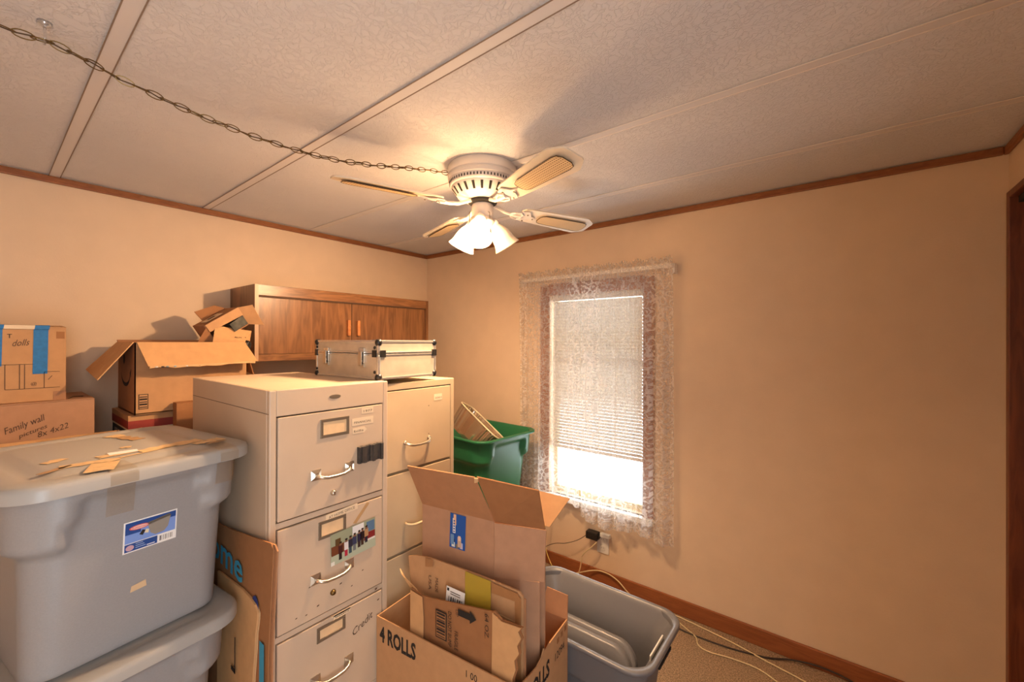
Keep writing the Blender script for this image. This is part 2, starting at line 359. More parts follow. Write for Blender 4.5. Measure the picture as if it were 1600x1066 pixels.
rod = thing('curtain_rod', 'white flat curtain rod across the top of the window', 'curtain rod', (-1.185, YW, 1.86))
pr = [(-.505, 0, 0), (-.505, -.05, 0), (-.495, -.062, 0), (.495, -.062, 0), (.505, -.05, 0), (.505, 0, 0)]
mb = MB(); R = []
mb.loft([[Vector((x+dx, y+dy, dz)) for dx, dy, dz in (((-.002 if i in (0,1) else 0), 0, -.011), ((.002 if i in (4,5) else 0), .003, -.011), (0, .003, .011), (0, 0, .011))] for i, (x, y, z) in enumerate(pr)])
mb.build('rod_bar', M_rod, rod)
for x in (-.5, -.10, .5): bx('bracket', (x-.008, x+.008, -.05, 0, -.04, .012), M_rod, rod, .001)
def curtain(x0, x1, zb, label, ph, nf, end=None):
    t = thing('lace_curtain', label, 'curtain', ((x0+x1)/2, YW-.062, 1.86))
    nx, nz = 240, 44; Hh = 1.86-zb; wd = x1-x0
    def P(i, z, amp, f=1.0, jit=0):
        u = i/nx; x = -wd/2+wd*u
        y = -.008+amp*(math.sin(u*nf*2*PI+ph)+.55*math.sin(u*nf*2.7*PI+ph*2+1.0)+.3*math.sin(u*nf*7.3*PI))+jit
        return Vector((x, y, z))
    mb = MB(); V = []
    for j in range(nz+1):
        f = j/nz; z = -.012-(Hh-.012)*f; amp = .0035+.017*min(1, f*2.2)
        row = []
        for i in range(nx+1):
            p = P(i, z, amp)
            u = i/nx
            p.y += .0028*math.sin(u*nf*19*PI)*(1-min(1, f*3.5)); p.z += (.012*math.sin(u*9+ph)+.006*math.sin(u*31))*f
            p.x += .014*math.sin(u*nf*2*PI+ph+1.3)*min(1, f*1.5)*(1-abs(2*u-1)**6)
            p.y = min(p.y, .035)
            row.append(mb.bm.verts.new(p))
        V.append(row)
    for j in range(nz):
        for i in range(nx): mb.bm.faces.new((V[j][i], V[j][i+1], V[j+1][i+1], V[j+1][i]))
    mb.build('lace_panel', M_lace, t, True)
    # rod pocket and standing ruffle
    mb = MB(); V = []
    for j in range(9):
        row = []
        for i in range(nx+1):
            u = i/nx; z = -.014+.028*min(j, 5)/5+(.030*(j-5)/3 if j > 5 else 0)
            w = math.sin(u*nf*23*PI+ph)+.6*math.sin(u*nf*37*PI)
            y = -.011+.0022*w*(1 if j <= 5 else 1+.9*(j-5))
            if j > 5: z += (j-5)/3*.007*math.sin(u*nf*14*PI+ph)+(j-5)/3*.006*math.sin(u*41)
            row.append(mb.bm.verts.new((-wd/2+wd*u, y, z)))
        V.append(row)
    for j in range(8):
        for i in range(nx): mb.bm.faces.new((V[j][i], V[j][i+1], V[j+1][i+1], V[j+1][i]))
    mb.build('ruffle', M_lace, t, True)
    # hem band
    mb = MB(); V = []
    for j in range(3):
        row = []
        for i in range(nx+1):
            f = 1-.03*(1-j/2); z = -.012-(Hh-.012)*f; u = i/nx; p = P(i, z, .0205)
            p.z += .012*math.sin(u*9+ph)+.006*math.sin(u*31); p.x += .014*math.sin(u*nf*2*PI+ph+1.3)*(1-abs(2*u-1)**6); p.y = min(p.y, .035)-.0025; row.append(mb.bm.verts.new(p))
        V.append(row)
    for j in range(2):
        for i in range(nx): mb.bm.faces.new((V[j][i], V[j][i+1], V[j+1][i+1], V[j+1][i]))
    mb.build('hem', M_lace, t, True)
    return t
curtain(-1.692, -1.226, .45, 'sheer white lace curtain panel on the side nearer the green tub', .4, 4)
curtain(-1.225, -.680, .385, 'sheer white lace curtain panel hanging lower, over the outlet side of the window', 1.9, 5)

# ------------------------------------------------------------------ ceiling fan
FX, FY = -1.168, 1.292
fan = thing('ceiling_fan', 'white flush mounted ceiling fan with four cane inset blades and lamp cluster', 'ceiling fan', (FX, FY, H))
hs = MB().lathe([(.140,0),(.143,-.004),(.145,-.036),(.141,-.040),(.141,-.043),(.144,-.047),(.143,-.058),(.137,-.063),(.137,-.078),(.134,-.083),(.128,-.086)], 64, None, True, False).build('motor_housing', M_white, fan, 'auto')
MB().lathe([(.129,-.085),(.128,-.090),(.104,-.122),(.066,-.134),(.03,-.136)], 64, None, False, True).build('vent_cone', M_white, fan, 'auto')
for i in range(64):   # fine grille round the housing
    a = 2*PI*i/64; M = Matrix.Rotation(a, 4, 'Z')
    if i == 0: gm = MB().box(.136,.1382,-.0022,.0022,-.076,-.066).mesh('grille_slot', M_dark)
    o = bpy.data.objects.new('grille_slot', gm); COL.objects.link(o); o.parent = hs; o.rotation_euler = (0,0,a)
for i in range(22):
    if i == 0:
        gm2 = MB().slab([(.1262,-.0055,-.0940),(.1262,.0055,-.0940),(.1068,.0045,-.1198),(.1068,-.0045,-.1198)], -.0015).mesh('vent_slot', M_dark)
    o = bpy.data.objects.new('vent_slot', gm2); COL.objects.link(o); o.parent = hs; o.rotation_euler = (0,0,2*PI*i/22)
MB().lathe([(.03,-.134),(.058,-.136),(.060,-.144),(.052,-.150),(.03,-.152)], 32, None, True, True).build('flywheel', M_dark, fan, True)
MB().lathe([(.020,-.148),(.042,-.150),(.045,-.154),(.045,-.200),(.041,-.206),(.046,-.210),(.050,-.222),(.044,-.236),(.026,-.246),(.012,-.249)], 40, None, True, True).build('switch_housing', M_white, fan, 'auto')
MB().tube([(-.030,-.034,-.18),(-.036,-.04,-.184),(-.036,-.04,-.25)], .0014, 6).build('pull_chain', M_brass, fan)
MB().tube([(.043,-.012,-.19),(.052,-.014,-.194),(.052,-.014,-.22)], .0014, 6).build('pull_chain', M_brass, fan)
def blade_outline(x0, x1, w0, w1):
    pts = []
    top = [(x0, w0*.55), (x0+.012, w0*.86), (x0+.04, w0), (x1-.070, w1), (x1-.050, w1*.99), (x1-.040, w1*.90), (x1-.022, w1*.76), (x1-.004, w1*.58), (x1, w1*.44), (x1, 0)]
    pts = [(x, y) for x, y in top]+[(x, -y) for x, y in top[::-1][1:]]
    return pts
BZ = -.160; PITCH = math.radians(13)
blm = cam_m = iron_m = scr_m = None
for k in range(4):
    a = math.radians(-20+90*k)
    if blm is None:
        T = Matrix.Rotation(PITCH, 4, 'X')
        blm = MB().slab([Vector((x, y, 0)) for x, y in blade_outline(.185, .585, .050, .069)], .006).mesh('blade', M_blade)
        ci = [(.285,.014),(.292,.026),(.310,.033),(.520,.040),(.542,.035),(.552,.018)]
        ci = ci+[(x, -y) for x, y in ci[::-1]]
        cam_m = MB().slab([Vector((x, y, -.0072)) for x, y in ci], .0015).mesh('cane_inset', M_cane)
        rim = MB().tube([(x, y, -.0066) for x, y in ci], .0016, 5, True).mesh('inset_trim', M_cord)
        mb = MB()   # blade iron: arm from the hub ending in a scrolled three lobed plate
        mb.tube([(.045,0,.022),(.075,0,.010),(.11,0,-.004),(.15,0,-.009),(.19,0,-.010)], .0075, 8)
        mb.slab([(.165,-.012,-.0075),(.185,-.034,-.0075),(.215,-.040,-.0075),(.228,-.026,-.0075),(.238,-.010,-.0075),(.268,0,-.0075),(.238,.010,-.0075),(.228,.026,-.0075),(.215,.040,-.0075),(.185,.034,-.0075),(.165,.012,-.0075)], -.004)
        for sy in (-1, 1): mb.tube([(.13, 0, -.008), (.15, sy*.018, -.010), (.178, sy*.026, -.010), (.196, sy*.014, -.010), (.186, sy*.004, -.010)], .004, 6)
        iron_m = mb.mesh('blade_iron', M_white)
        mb = MB()
        scr_m = [MB().lathe([(.004,-.0125),(.004,-.0145),(.002,-.016)], 10, Matrix.Translation((x, y, 0)), True, True).mesh('screw', M_pewter) for x, y in ((.21,-.025),(.21,.025),(.25,0))]
    b = bpy.data.objects.new('blade', blm); COL.objects.link(b); b.parent = fan; b.location = (0,0,BZ); b.rotation_euler = (Matrix.Rotation(a, 4, 'Z') @ Matrix.Rotation(-PITCH, 4, 'X')).to_euler()
    for nm, me in [('cane_inset', cam_m), ('inset_trim', rim), ('blade_iron', iron_m)]+[('screw', q) for q in scr_m]:
        c = bpy.data.objects.new(nm, me); COL.objects.link(c); c.parent = b
# lamp glasses: two lit, one out
prof = [(.019,.0),(.022,-.006),(.024,-.014),(.032,-.028),(.040,-.045),(.044,-.062),(.046,-.078),(.050,-.092),(.056,-.104),(.058,-.108)]
for deg, lit in ((185, True), (303, True), (62, False)):
    a = math.radians(deg); d = Vector((math.cos(a), math.sin(a), 0))
    M = Matrix.Translation(d*.054+Vector((0,0,-.226))) @ Matrix.Rotation(a, 4, 'Z') @ Matrix.Rotation(math.radians(-34), 4, 'Y')
    ring = prof+[(r-.003, z) for r, z in prof[::-1]]
    sh = MB().lathe(ring, 36, M).build('lamp_glass', M_glass_lit if lit else M_glass_off, fan, True)
    if lit:
        sh['label'] = 'glowing white bell glass'
        ld = bpy.data.lights.new('bulb', 'POINT'); ld.energy = BULB; ld.color = LAMP_COL[:3]; ld.shadow_soft_size = .018
        lo = bpy.data.objects.new('bulb', ld); COL.objects.link(lo); lo.parent = fan; lo.location = M @ Vector((0,0,-.080))
    MB().lathe([(.012,.024),(.020,.016),(.0235,.006),(.0235,-.008)], 24, M, True, True).build('lamp_holder', M_white, fan, True)
    MB().tube([d*.03+Vector((0,0,-.212)), d*.046+Vector((0,0,-.216)), M @ Vector((0,0,.02))], .007, 8).build('lamp_arm', M_white, fan, True)
    if not lit: MB().lathe([(.010,-.008),(.012,-.03),(.024,-.055),(.027,-.07),(.022,-.085),(.008,-.094)], 20, M, True, True).build('bulb', M_glass_off, fan, True)

# ------------------------------------------------------------------ swag chain and hook
ch = thing('swag_chain', 'antique brass swag chain with threaded cord draped below the ceiling', 'chain', (0,0,0))
cp = [(-1.262,1.183,2.146),(-1.266,1.13,2.138),(-1.282,1.005,2.113),(-1.304,.854,2.080),(-1.320,.745,2.062),(-1.335,.643,2.054),(-1.356,.502,2.057),(-1.376,.366,2.071),(-1.398,.215,2.101),(-1.411,.129,2.128),(-1.417,.089,2.137),(-1.421,.061,2.130),(-1.426,.01,2.136),(-1.43,-.06,2.150),(-1.434,-.13,2.166)]
def resample(pts, step):
    P = [Vector(p) for p in pts]; out = [P[0]]; acc = 0
    for a, b in zip(P, P[1:]):
        L = (b-a).length; s = step-acc
        while s <= L: out.append(a+(b-a)*(s/L)); s += step
        acc = (acc+L) % step
    return out
cpts = resample(cp, .0285)
lk = MB().tube([(.0180*math.cos(t), .0085*math.sin(t), 0) for t in [2*PI*i/14 for i in range(14)]], .0014, 6, True).mesh('link', M_brass)
for i, (a, b) in enumerate(zip(cpts, cpts[1:])):
    o = bpy.data.objects.new('link', lk); COL.objects.link(o); o.parent = ch; o.location = (a+b)/2
    x = (b-a).normalized(); z = Vector((0,0,1)); y = z.cross(x).normalized(); z = x.cross(y)
    vw = Vector((0,0,HC))-o.location; vw = (vw-x*vw.dot(x)).normalized(); sd = vw.cross(x)     # links alternate: one broadside, the next on edge
    rr = PI/2*(i % 2)+.30+random.uniform(-.3,.3); y2 = sd*math.cos(rr)+vw*math.sin(rr); z2 = x.cross(y2)
    o.rotation_euler = Matrix((x, y2, z2)).transposed().to_euler()
MB().tube([(p.x+.003*math.sin(i*1.9), p.y, p.z+.003*math.cos(i*1.9)) for i, p in enumerate(cpts)], .0016, 6).build('cord', M_cord, ch, True)
hk = thing('ceiling_hook', 'clear plastic hook holding the swag chain up against the ceiling', 'hook', (-1.417,.089,H))
MB().lathe([(.013,0),(.014,-.004),(.010,-.009),(.005,-.012)], 20, None, True, True).build('hook_base', M_hook, hk, True)
MB().tube([(0,0,-.010),(0,0,-.022),(.007,0,-.030),(.009,0,-.038),(.004,0,-.046),(-.005,0,-.047),(-.010,0,-.041)], .0028, 8).build('hook_arm', M_hook, hk, True)

# ------------------------------------------------------------------ wall cupboard
CD = .342; CL = 1.156; CB, CT = 1.348, 1.75
cu = thing('wall_cupboard', 'brown wood grain two door cupboard mounted on the wall above the boxes', 'cupboard', (XL, .874, CB))
ht = CT-CB
bx('side_panel', (.001, CD, 0, .018, 0, ht), M_cup, cu, .001); bx('side_panel', (.001, CD, CL-.018, CL, 0, ht), M_cup, cu, .001)
M_edgeband = mat('edge_banding', (188,152,120), .4)
bx('edge_strip', (CD, CD+.0015, 0, .018, 0, ht), M_edgeband, cu); bx('edge_strip', (CD, CD+.0015, CL-.018, CL, 0, ht), M_cup, cu)
bx('top_panel', (.001, CD-.004, .018, CL-.018, ht-.018, ht), M_cup, cu); bx('bottom_panel', (.001, CD-.004, .018, CL-.018, .0, .03), M_cuprail, cu, .001)
bx('top_rail', (CD-.016, CD-.002, .018, CL-.018, ht-.056, ht-.001), M_cuprail, cu, .001); bx('bottom_rail', (CD-.016, CD-.003, .018, CL-.018, .030, .036), M_cuprail, cu)
bx('back_panel', (.0005, .006, .018, CL-.018, .03, ht-.018), M_cup, cu); bx('track', (CD-.017, CD-.008, .018, CL-.018, ht-.064, ht-.056), M_gap, cu)
sp = 1.430-.874
for y0, y1, hy in ((.020, sp-.0015, sp-.026), (sp+.0015, CL-.020, sp+.040)):
    d = bx('door', (CD-.036, CD-.018, y0, y1, .037, ht-.063), M_cup, cu, .001)
    M_pull = M_pull if 'M_pull' in globals() else wood('pull_wood', (206,136,74), (182,110,56), 20, .4)
    bx('handle', (CD-.018, CD+.002, hy-.009, hy+.009, .140, .236), M_pull, d, .003)

# ------------------------------------------------------------------ file cabinets (front looks along +x)
def cabinet(name, label, x, y0, wdt, ht, dep, m, drawers, holders):
    t = thing(name, label, 'file cabinet', (x, y0, 0))
    mb = MB(); e = .019
    mb.box(-dep, -.02, 0, .0015+.006, .0, ht); mb.box(-dep, -.02, wdt-.0075, wdt, 0, ht); mb.box(-dep, -.02, .0075, wdt-.0075, ht-.012, ht); mb.box(-dep, -dep+.008, .0075, wdt-.0075, 0, ht-.012)
    mb.build('shell', m, t, bevel=.002)
    bx('stile', (-.02, 0, 0, e, 0, ht-.0), m, t, .003); bx('stile', (-.02, 0, wdt-e, wdt, 0, ht), m, t, .003)
    bx('top_rail', (-.02, 0, e, wdt-e, drawers[0][1]+.004, ht), m, t, .002)
    bx('interior', (-.06, -.03, .008, wdt-.008, .01, ht-.03), M_dark, t)
    s = bx('seam', (-dep+.004, -.004, -.0006, .001, ht-.068, ht-.0665), M_gap, t)
    for (z0, z1), (b0, b1) in zip(drawers, drawers[1:]): bx('rail', (-.02, -.003, e, wdt-e, b1+.004, z0-.004), m, t, .001)
    ds = []
    for z0, z1 in drawers:
        ds.append(bx('drawer', (-.024, .001, e+.004, wdt-e-.004, z0, z1), m, t, .002))
    bx('plinth', (-.03, -.015, e, wdt-e, 0, drawers[-1][0]-.004), m, t)
    return t, ds
def bow_handle(parent, yc, zc, w, m, plates=True):
    if plates:
        for s in (-1, 1):
            o = MB().loft([rrect(.016,.016,.002,0,2), rrect(.016,.016,.002,.002,2), rrect(.006,.006,.001,.007,2)]); 
            M = Matrix.Translation((.001, yc+s*w/2, zc)) @ Matrix.Rotation(PI/2, 4, 'Y'); bmesh.ops.transform(o.bm, matrix=M, verts=o.bm.verts[:])
            o.build('handle_plate', m, parent)
    pts = [(.003, -w/2, 0), (.012, -w/2+.002, -.003), (.019, -w/2+.012, -.007), (.022, -w/4, -.011), (.023, 0, -.012), (.022, w/4, -.011), (.019, w/2-.012, -.007), (.012, w/2-.002, -.003), (.003, w/2, 0)]
    MB().tube([(x, yc+y, zc+z) for x, y, z in pts], .0052, 8).build('handle', m, parent, True)
def holder(parent, y0, y1, z0, z1, inset=True):
    o = MB(); t = .0095
    o.box(.001,.004,y0,y1,z1-t,z1); o.box(.001,.004,y0,y1,z0,z0+t); o.box(.001,.004,y0,y0+t,z0+t,z1-t); o.box(.001,.004,y1-t,y1,z0+t,z1-t)
    o.build('label_holder', M_pewter, parent, bevel=.0008)
    bx('label_card', (.0011,.0016,y0+t*.6,y1-t*.6,z0+t*.6,z1-t*.6), M_card, parent)
C1X, C1Y, C1W, C1H = -1.27, .507, .395, 1.312
dr1 = [(.930,1.232), (.600,.905), (.275,.575), (.03,.25)]
c1, D1 = cabinet('file_cabinet', 'tan steel four drawer file cabinet with labelled drawers and bow handles', C1X, C1Y, C1W, C1H, .69, M_steel1, dr1, None)
YU, ZV = (0,1,0), (0,0,1)
def cy(y): return y-C1Y
holder(D1[0], cy(.654), cy(.751), 1.150, 1.209); holder(D1[1], cy(.649), cy(.741), .834, .890); holder(D1[2], cy(.645), cy(.740), .515, .562)
for d, z in ((D1[0], 1.040), (D1[1], .718), (D1[2], .404)): bow_handle(d, cy(.697), z, .112, M_chrome)
for d, z in ((D1[0], .970), (D1[1], .652)):
    MB().lathe([(.009,0),(.009,.004),(.006,.009),(.003,.010)], 16, Matrix.Translation((.001, cy(.697), z)) @ Matrix.Rotation(PI/2, 4, 'Y'), True, True).build('lock', M_chrome if z > .9 else M_brass, d, True)
def slab_label(d, y0, y1, z0, z1, m, nm='paper_label', tilt=0, tip=False, txt=None, ts=.010):
    v = Vector((0, -math.sin(tilt), math.cos(tilt))); u = Vector((0, math.cos(tilt), math.sin(tilt))); o = Vector((.0012, y0, z0)); w, h = y1-y0, z1-z0
    p = [o, o+u*w, o+u*(w+(.009 if tip else 0))+v*h/2, o+u*w+v*h, o+v*h] if tip else [o, o+u*w, o+u*w+v*h, o+v*h]
    q = MB().slab([a+Vector((.0005,0,0)) for a in p], .0005).build(nm, m, d)
    if txt: lettering(txt, ts, o+u*w*.08+v*h*.28+Vector((.0005,0,0)), u, v, M_penink, d, width=w*.82)
slab_label(D1[0], cy(.797), cy(.842), 1.208, 1.227, M_tapew, txt='1977'); slab_label(D1[0], cy(.762), cy(.842), 1.172, 1.196, M_tapew, txt='FINANCIAL'); slab_label(D1[0], cy(.764), cy(.808), 1.145, 1.164, M_tapew, tip=True, txt='bills')
slab_label(D1[1], cy(.674), cy(.784), .885, .905, M_tapew, tilt=.06, txt='AT HOME OFFICE', ts=.012)
slab_label(D1[2], cy(.693), cy(.760), .570, .583 if False else .574, M_tapew, tilt=.0)
slab_label(D1[2], cy(.700), cy(.758), .569-.008, .574, M_tapew, txt='letters', ts=.008)
lettering('Credit', .034, (.0012, cy(.765), .470), (0,.93,.36), (0,-.25,.97), M_penink, D1[2], width=.085, shear=.3)
for y, z, s in ((.86,.545,.004), (.866,.49,.003), (.61,.62,.003), (.80,.675,.003), (.62,.70,.0025), (.76,.64,.003), (.72,.665,.004), (.58,.625,.003), (.645,.63,.004), (.85,.585,.005)):
    z2 = z; dd = D1[1] if z > .59 else D1[2]
    MB().slab([(.0016, cy(y), z), (.0016, cy(y)+s*1.8, z+s*.4), (.0016, cy(y)+s*2, z+s*1.3), (.0016, cy(y)+s*.3, z+s)], .0004).build('paint_chip', M_gap, dd)
mb = MB().lathe([(.016,0),(.016,.0015),(.013,.002)], 24, Matrix.Translation((.0, cy(.703), 1.277)) @ Matrix.Rotation(PI/2, 4, 'Y') @ Matrix.Diagonal((.42,1.2,1,1)), True, True).build('badge', M_pewter, c1)
for k in range(3): lettering('4', .02, (.0021+0*k, cy(.70), 0), YU, ZV, M_ink, c1) if False else None
# papers quickly taped over drawer two
bx('tape_strip', (0,0,0,0,0,0), M_masking) if False else None
MB().slab([(.0022, cy(.766), .848), (.0022, cy(.778), .844), (.0022, cy(.828), .898), (.0022, cy(.818), .903)], .0005).build('tape_strip', M_masking, D1[1])

C2X, C2Y, C2W, C2H = -1.326, .906, .378, 1.294
dr2 = [(.955,1.264), (.640,.945), (.330,.630), (.03,.320)]
c2, D2 = cabinet('file_cabinet', 'yellowish tan steel file cabinet standing behind the first, beside the green tub', C2X, C2Y, C2W, C2H, .66, M_steel2, dr2, None)
for d, z in ((D2[0], 1.058), (D2[1], .747), (D2[2], .43)): bow_handle(d, 1.080-C2Y, z, .118, M_chrome if z > 1 else M_steel2, False)
for y, z in ((1.02,1.06),(1.14,1.06)): MB().lathe([(.008,0),(.007,.006),(.003,.008)], 14, Matrix.Translation((.001, y-C2Y, z)) @ Matrix.Rotation(PI/2, 4, 'Y'), True, True).build('handle_boss', M_chrome, D2[0], True)
slab_label(D2[0], 1.168-C2Y, 1.212-C2Y, 1.208, 1.234, M_tapew, txt='2001')
for y, z in ((1.14,1.075),(1.14,1.19)): MB().lathe([(.002,0),(.001,.001)], 8, Matrix.Translation((.001, y-C2Y, z)) @ Matrix.Rotation(PI/2, 4, 'Y'), True, True).build('screw', M_dark, D2[0])

# snapshot taped to drawer two: flat print
ph = thing('snapshot', 'colour snapshot of a group of people standing, taped to second drawer', 'photograph', (C1X+.0058, .688, .738), 0)
pw, phh = .162, .100
U = Vector((0,1,0)); V = Vector((0,-.02,1)); U2 = Vector((0,.998,.04))
def pq(nm, x, y, w, h, col, off): return quad(nm, U2*x+V*y, U2, V, w, h, mat('print_'+'_'.join(map(str,col)), col, .3), ph, off, .0003)
pq('print_paper', 0, 0, pw, phh, (150,156,130), 0)
for x, y, w, h, c in ((0,.0,pw,.034,(176,184,160)), (.002,.030,.045,.030,(112,64,40)), (.016,.058,.018,.022,(92,70,40)), (.076,.070,.042,.028,(226,226,226)), (.128,.060,.030,.034,(90,120,150)), (.118,.034,.042,.024,(130,40,44)), (.13,.03,.03,.006,(225,220,215)), (.0,.0,.012,.012,(222,222,214))):
    pq('print_area', x, y, w, h, c, .0004+.0004*w*h*0+.00003*len(ph.children))
ppl = [(.033,(70,34,34),(40,28,30)), (.053,(214,210,214),(176,44,66)), (.068,(48,46,62),(60,80,90)), (.083,(58,62,92),(110,116,120)), (.100,(44,40,66),(60,44,44)), (.112,(40,28,32),(70,50,40)), (.127,(180,140,100),(38,38,54))]
for i, (x, top, bot) in enumerate(ppl):
    y0 = .010+.0035*i*.8
    pq('print_figure', x-.006, y0, .010, .022, bot, .0010); pq('print_figure', x-.0075, y0+.020, .0145, .026, top, .0012)
    pq('print_figure', x-.004, y0+.045, .008, .010, (128,90,70), .0014); pq('print_figure', x-.004, y0+.052, .008, .005, (36,26,22), .0016)

mg = thing('magnet_stack', 'row of dark ribbed magnet strips stuck on the upper drawer corner', 'magnets', (C1X+.0014, .780, 1.040))
for i in range(9):
    o = 0.0104*i; dz = .0015*math.sin(i*2.1)
    MB().box(0, .014+.003*math.sin(i*1.7), o, o+.0101, .004+dz, .060+dz*.6).build('magnet', M_magnet, mg, bevel=.001)

# ------------------------------------------------------------------ aluminium case
rzc = math.radians(3)
ac = thing('equipment_case', 'silver aluminium equipment case with black corners on top of file cabinets', 'case', (-1.312, .890, C1H+.0005), rzc)
LA, LB, HA = .415, .292, .146; zs = .096
bx('case_body', (-LA+.003, -.003, .003, LB-.003, .002, zs-.001), M_alu, ac); bx('case_lid', (-LA+.003, -.003, .003, LB-.003, zs+.001, HA-.002), M_alu, ac)
e = .013
for x0, y0 in ((-e,0), (-LA,0), (-LA,LB-e), (-e,LB-e)):
    for z0, z1 in ((0, zs-.0015), (zs+.0015, HA)): 
        bx('corner_rail', (x0, x0+e, y0, y0+e, z0+.002, z1-.002), M_alur, ac, .005)
for z0 in (0, zs-.007, zs+.0015, HA-.009):
    z1 = z0+(.009 if z0 in (0, HA-.009) else .0055)
    for d in ((-LA+e,-e,0,.006), (-LA+e,-e,LB-.006,LB), (-LA,-LA+.006,e,LB-e), (-.006,0,e,LB-e)): bx('edge_rail', (*d, z0, z1), M_alur, ac, .0015)
for x in (-.008, -LA+.008):
    for y in (.008, LB-.008):
        for z in (.009, HA-.009):
            MB().lathe([(.003,-.0125),(.009,-.011),(.0125,-.005),(.0132,.001),(.0125,.006),(.009,.0115),(.003,.0125)], 16, Matrix.Translation((x, y, z)), True, True).build('corner_cap', M_black, ac, True)
for (x0, x1, y0, y1) in ((-.034,-.012,-.002,.003), (-.003,.002,.010,.034), (-LA-.001,-LA+.016,-.002,.003), (-.003,.002,LB-.024,LB+.001)):
    bx('hinge_clip', (x0, x1, y0, y1, zs-.013, zs+.013), M_black, ac, .001)
for x, z in ((-.022,.028),(-.022,.118),(-LA+.010,.028),(-LA+.010,.118)):
    MB().lathe([(.006,0),(.006,.003),(.003,.005)], 12, Matrix.Translation((x, .003, z)) @ Matrix.Rotation(PI/2, 4, 'X'), True, True).build('rivet', M_black, ac)
for x in (-.33, -.095):
    l = bx('latch', (x-.015, x+.015, -.005, .003, .060, .116), M_alur, ac, .0015)
    bx('latch_hasp', (x-.010, x+.010, -.012, -.005, .050, .104), M_chrome, l, .003); bx('latch_painted_shadow', (x+.010, x+.014, -.0062, -.005, .056, .100), M_dark, l); bx('latch_foot', (x-.012, x+.012, -.003, .003, .044, .060), M_chrome, l, .001)  # dark strip beside the hasp is its shadow, painted on
    MB().tube([(x+.010,-.006,.066),(x+.012,-.011,.08),(x+.010,-.010,.104)], .002, 6).build('latch_wire', M_alur, l)
# ------------------------------------------------------------------ storage tubs
def rr2(hx, hy, r, z, k=8, m=16):
    """rounded rectangle with points along the straight edges too"""
    c = rrect(hx, hy, r, z, k); out = []
    for q in range(4):
        arc = c[q*(k+1):(q+1)*(k+1)]; nx = c[((q+1) % 4)*(k+1)]; out += arc
        for i in range(1, m): out.append(arc[-1].lerp(nx, i/m))
    return out
BULGE = .026
def tub_shell(Hb, hx, hy, tx, ty, bulge):
    nz = 48; loops = []
    for j in range(-1, nz+1):
        z = Hb*max(j, 0)/nz; f = z/Hb; ax = hx-tx*(1-f); ay = hy-ty*(1-f); r = .055+.02*f
        if j == -1: base = rr2(ax-bulge-.012, ay-bulge-.012, r, 0)
        else: base = rr2(ax-bulge, ay-bulge, r, z+(.006 if j == 0 else 0))
        out = []
        for p in base:
            onend = abs(p.x) > (ax-bulge)-r*.5; q = abs(p.y)/ay
            zb = Hb*(.86-.24*smooth01((q-.50)/.14)) if onend else Hb*.62
            g = bulge*smooth01((z-zb)/.030)
            dx = abs(p.x)-(ax-bulge-r); dy = abs(p.y)-(ay-bulge-r)
            n = Vector((max(dx, 0)*(1 if p.x > 0 else -1), max(dy, 0)*(1 if p.y > 0 else -1), 0))
            if n.length > 0: n.normalize()
            out.append(p+n*g)
        loops.append(out)
    return loops
def tub(name, label, loc, rz, hx, hy, Hb, m, lid=None, tx=.050, ty=.012, band=False, group=None):
    t = thing(name, label, 'storage tub', loc, rz, group)
    L = tub_shell(Hb, hx, hy, tx, ty, BULGE)
    L += [rr2(hx+.010, hy+.010, .078, Hb-.014), rr2(hx+.014, hy+.014, .082, Hb-.012), rr2(hx+.014, hy+.014, .082, Hb-.002), rr2(hx+.011, hy+.011, .080, Hb+.002), rr2(hx-.004, hy-.004, .074, Hb), rr2(hx-.008, hy-.008, .072, Hb-.02)]
    for z in (Hb-.05, Hb*.6, Hb*.3, .05, .010):
        f = z/Hb; L.append(rr2(hx-tx*(1-f)-BULGE-.006-(.006 if z < .02 else 0), hy-ty*(1-f)-BULGE-.006-(.006 if z < .02 else 0), .05+.01*f, z))
    MB().loft(L, True, True).build('tub_body', m, t, True)
    if lid: make_lid(t, hx+.020, hy+.020, Hb, lid)
    return t
def make_lid(parent, hx, hy, z, m, thick=.034):
    k = 14; a = .085
    L = [rrect(hx-.004, hy-.004, a-.004, z-thick+.010, k), rrect(hx, hy, a, z-thick+.008, k), rrect(hx, hy, a, z-.006, k), rrect(hx-.003, hy-.003, a-.003, z+.002, k), rrect(hx-.010, hy-.010, a-.008, z+.006, k),
         rrect(hx-.040, hy-.040, a-.02, z+.008, k), rrect(hx-.052, hy-.052, a-.03, z+.0045, k), rrect(hx-.060, hy-.060, a-.034, z+.0035, k), rrect(hx-.075, hy-.075, a-.036, z+.004, k), rrect(hx-.09, hy-.09, a-.04, z+.009, k), rrect(hx-.10, hy-.10, a-.045, z+.010, k)]
    o = MB().loft(L, False, True).build('lid', m, parent, True); sharp(o.data, 1.2); return o
HXT, HYT = .262, .226           # half depth, half width of the tub mouth
Z2 = .700; HB = .452
support = thing('moving_carton', 'closed low carton on the floor under the stacked grey tubs', 'carton', (-1.588,.215,0), math.radians(6))
bx('carton_body', (-.24,.24,-.20,.20,0,Z2-HB-.0105), K2, support, .004); bx('tape', (-.24,.24,-.025,.025,Z2-HB-.0105,Z2-HB-.0102), K_tape, support)
t2 = tub('storage_tub', 'lidded grey plastic tub underneath the one with the blue sticker', (-1.590,.205,Z2-HB-.010), math.radians(6), HXT, HYT, HB, M_tote, M_totelid)
RZ1 = math.radians(8.3)
t1 = tub('storage_tub', 'lidded grey plastic tub with blue product sticker and torn tape across its lid', (-1.567,.219,Z2+.001), RZ1, HXT, HYT, HB, M_tote, M_totelid)
t2['group'] = t1['group'] = 'stacked grey tubs'
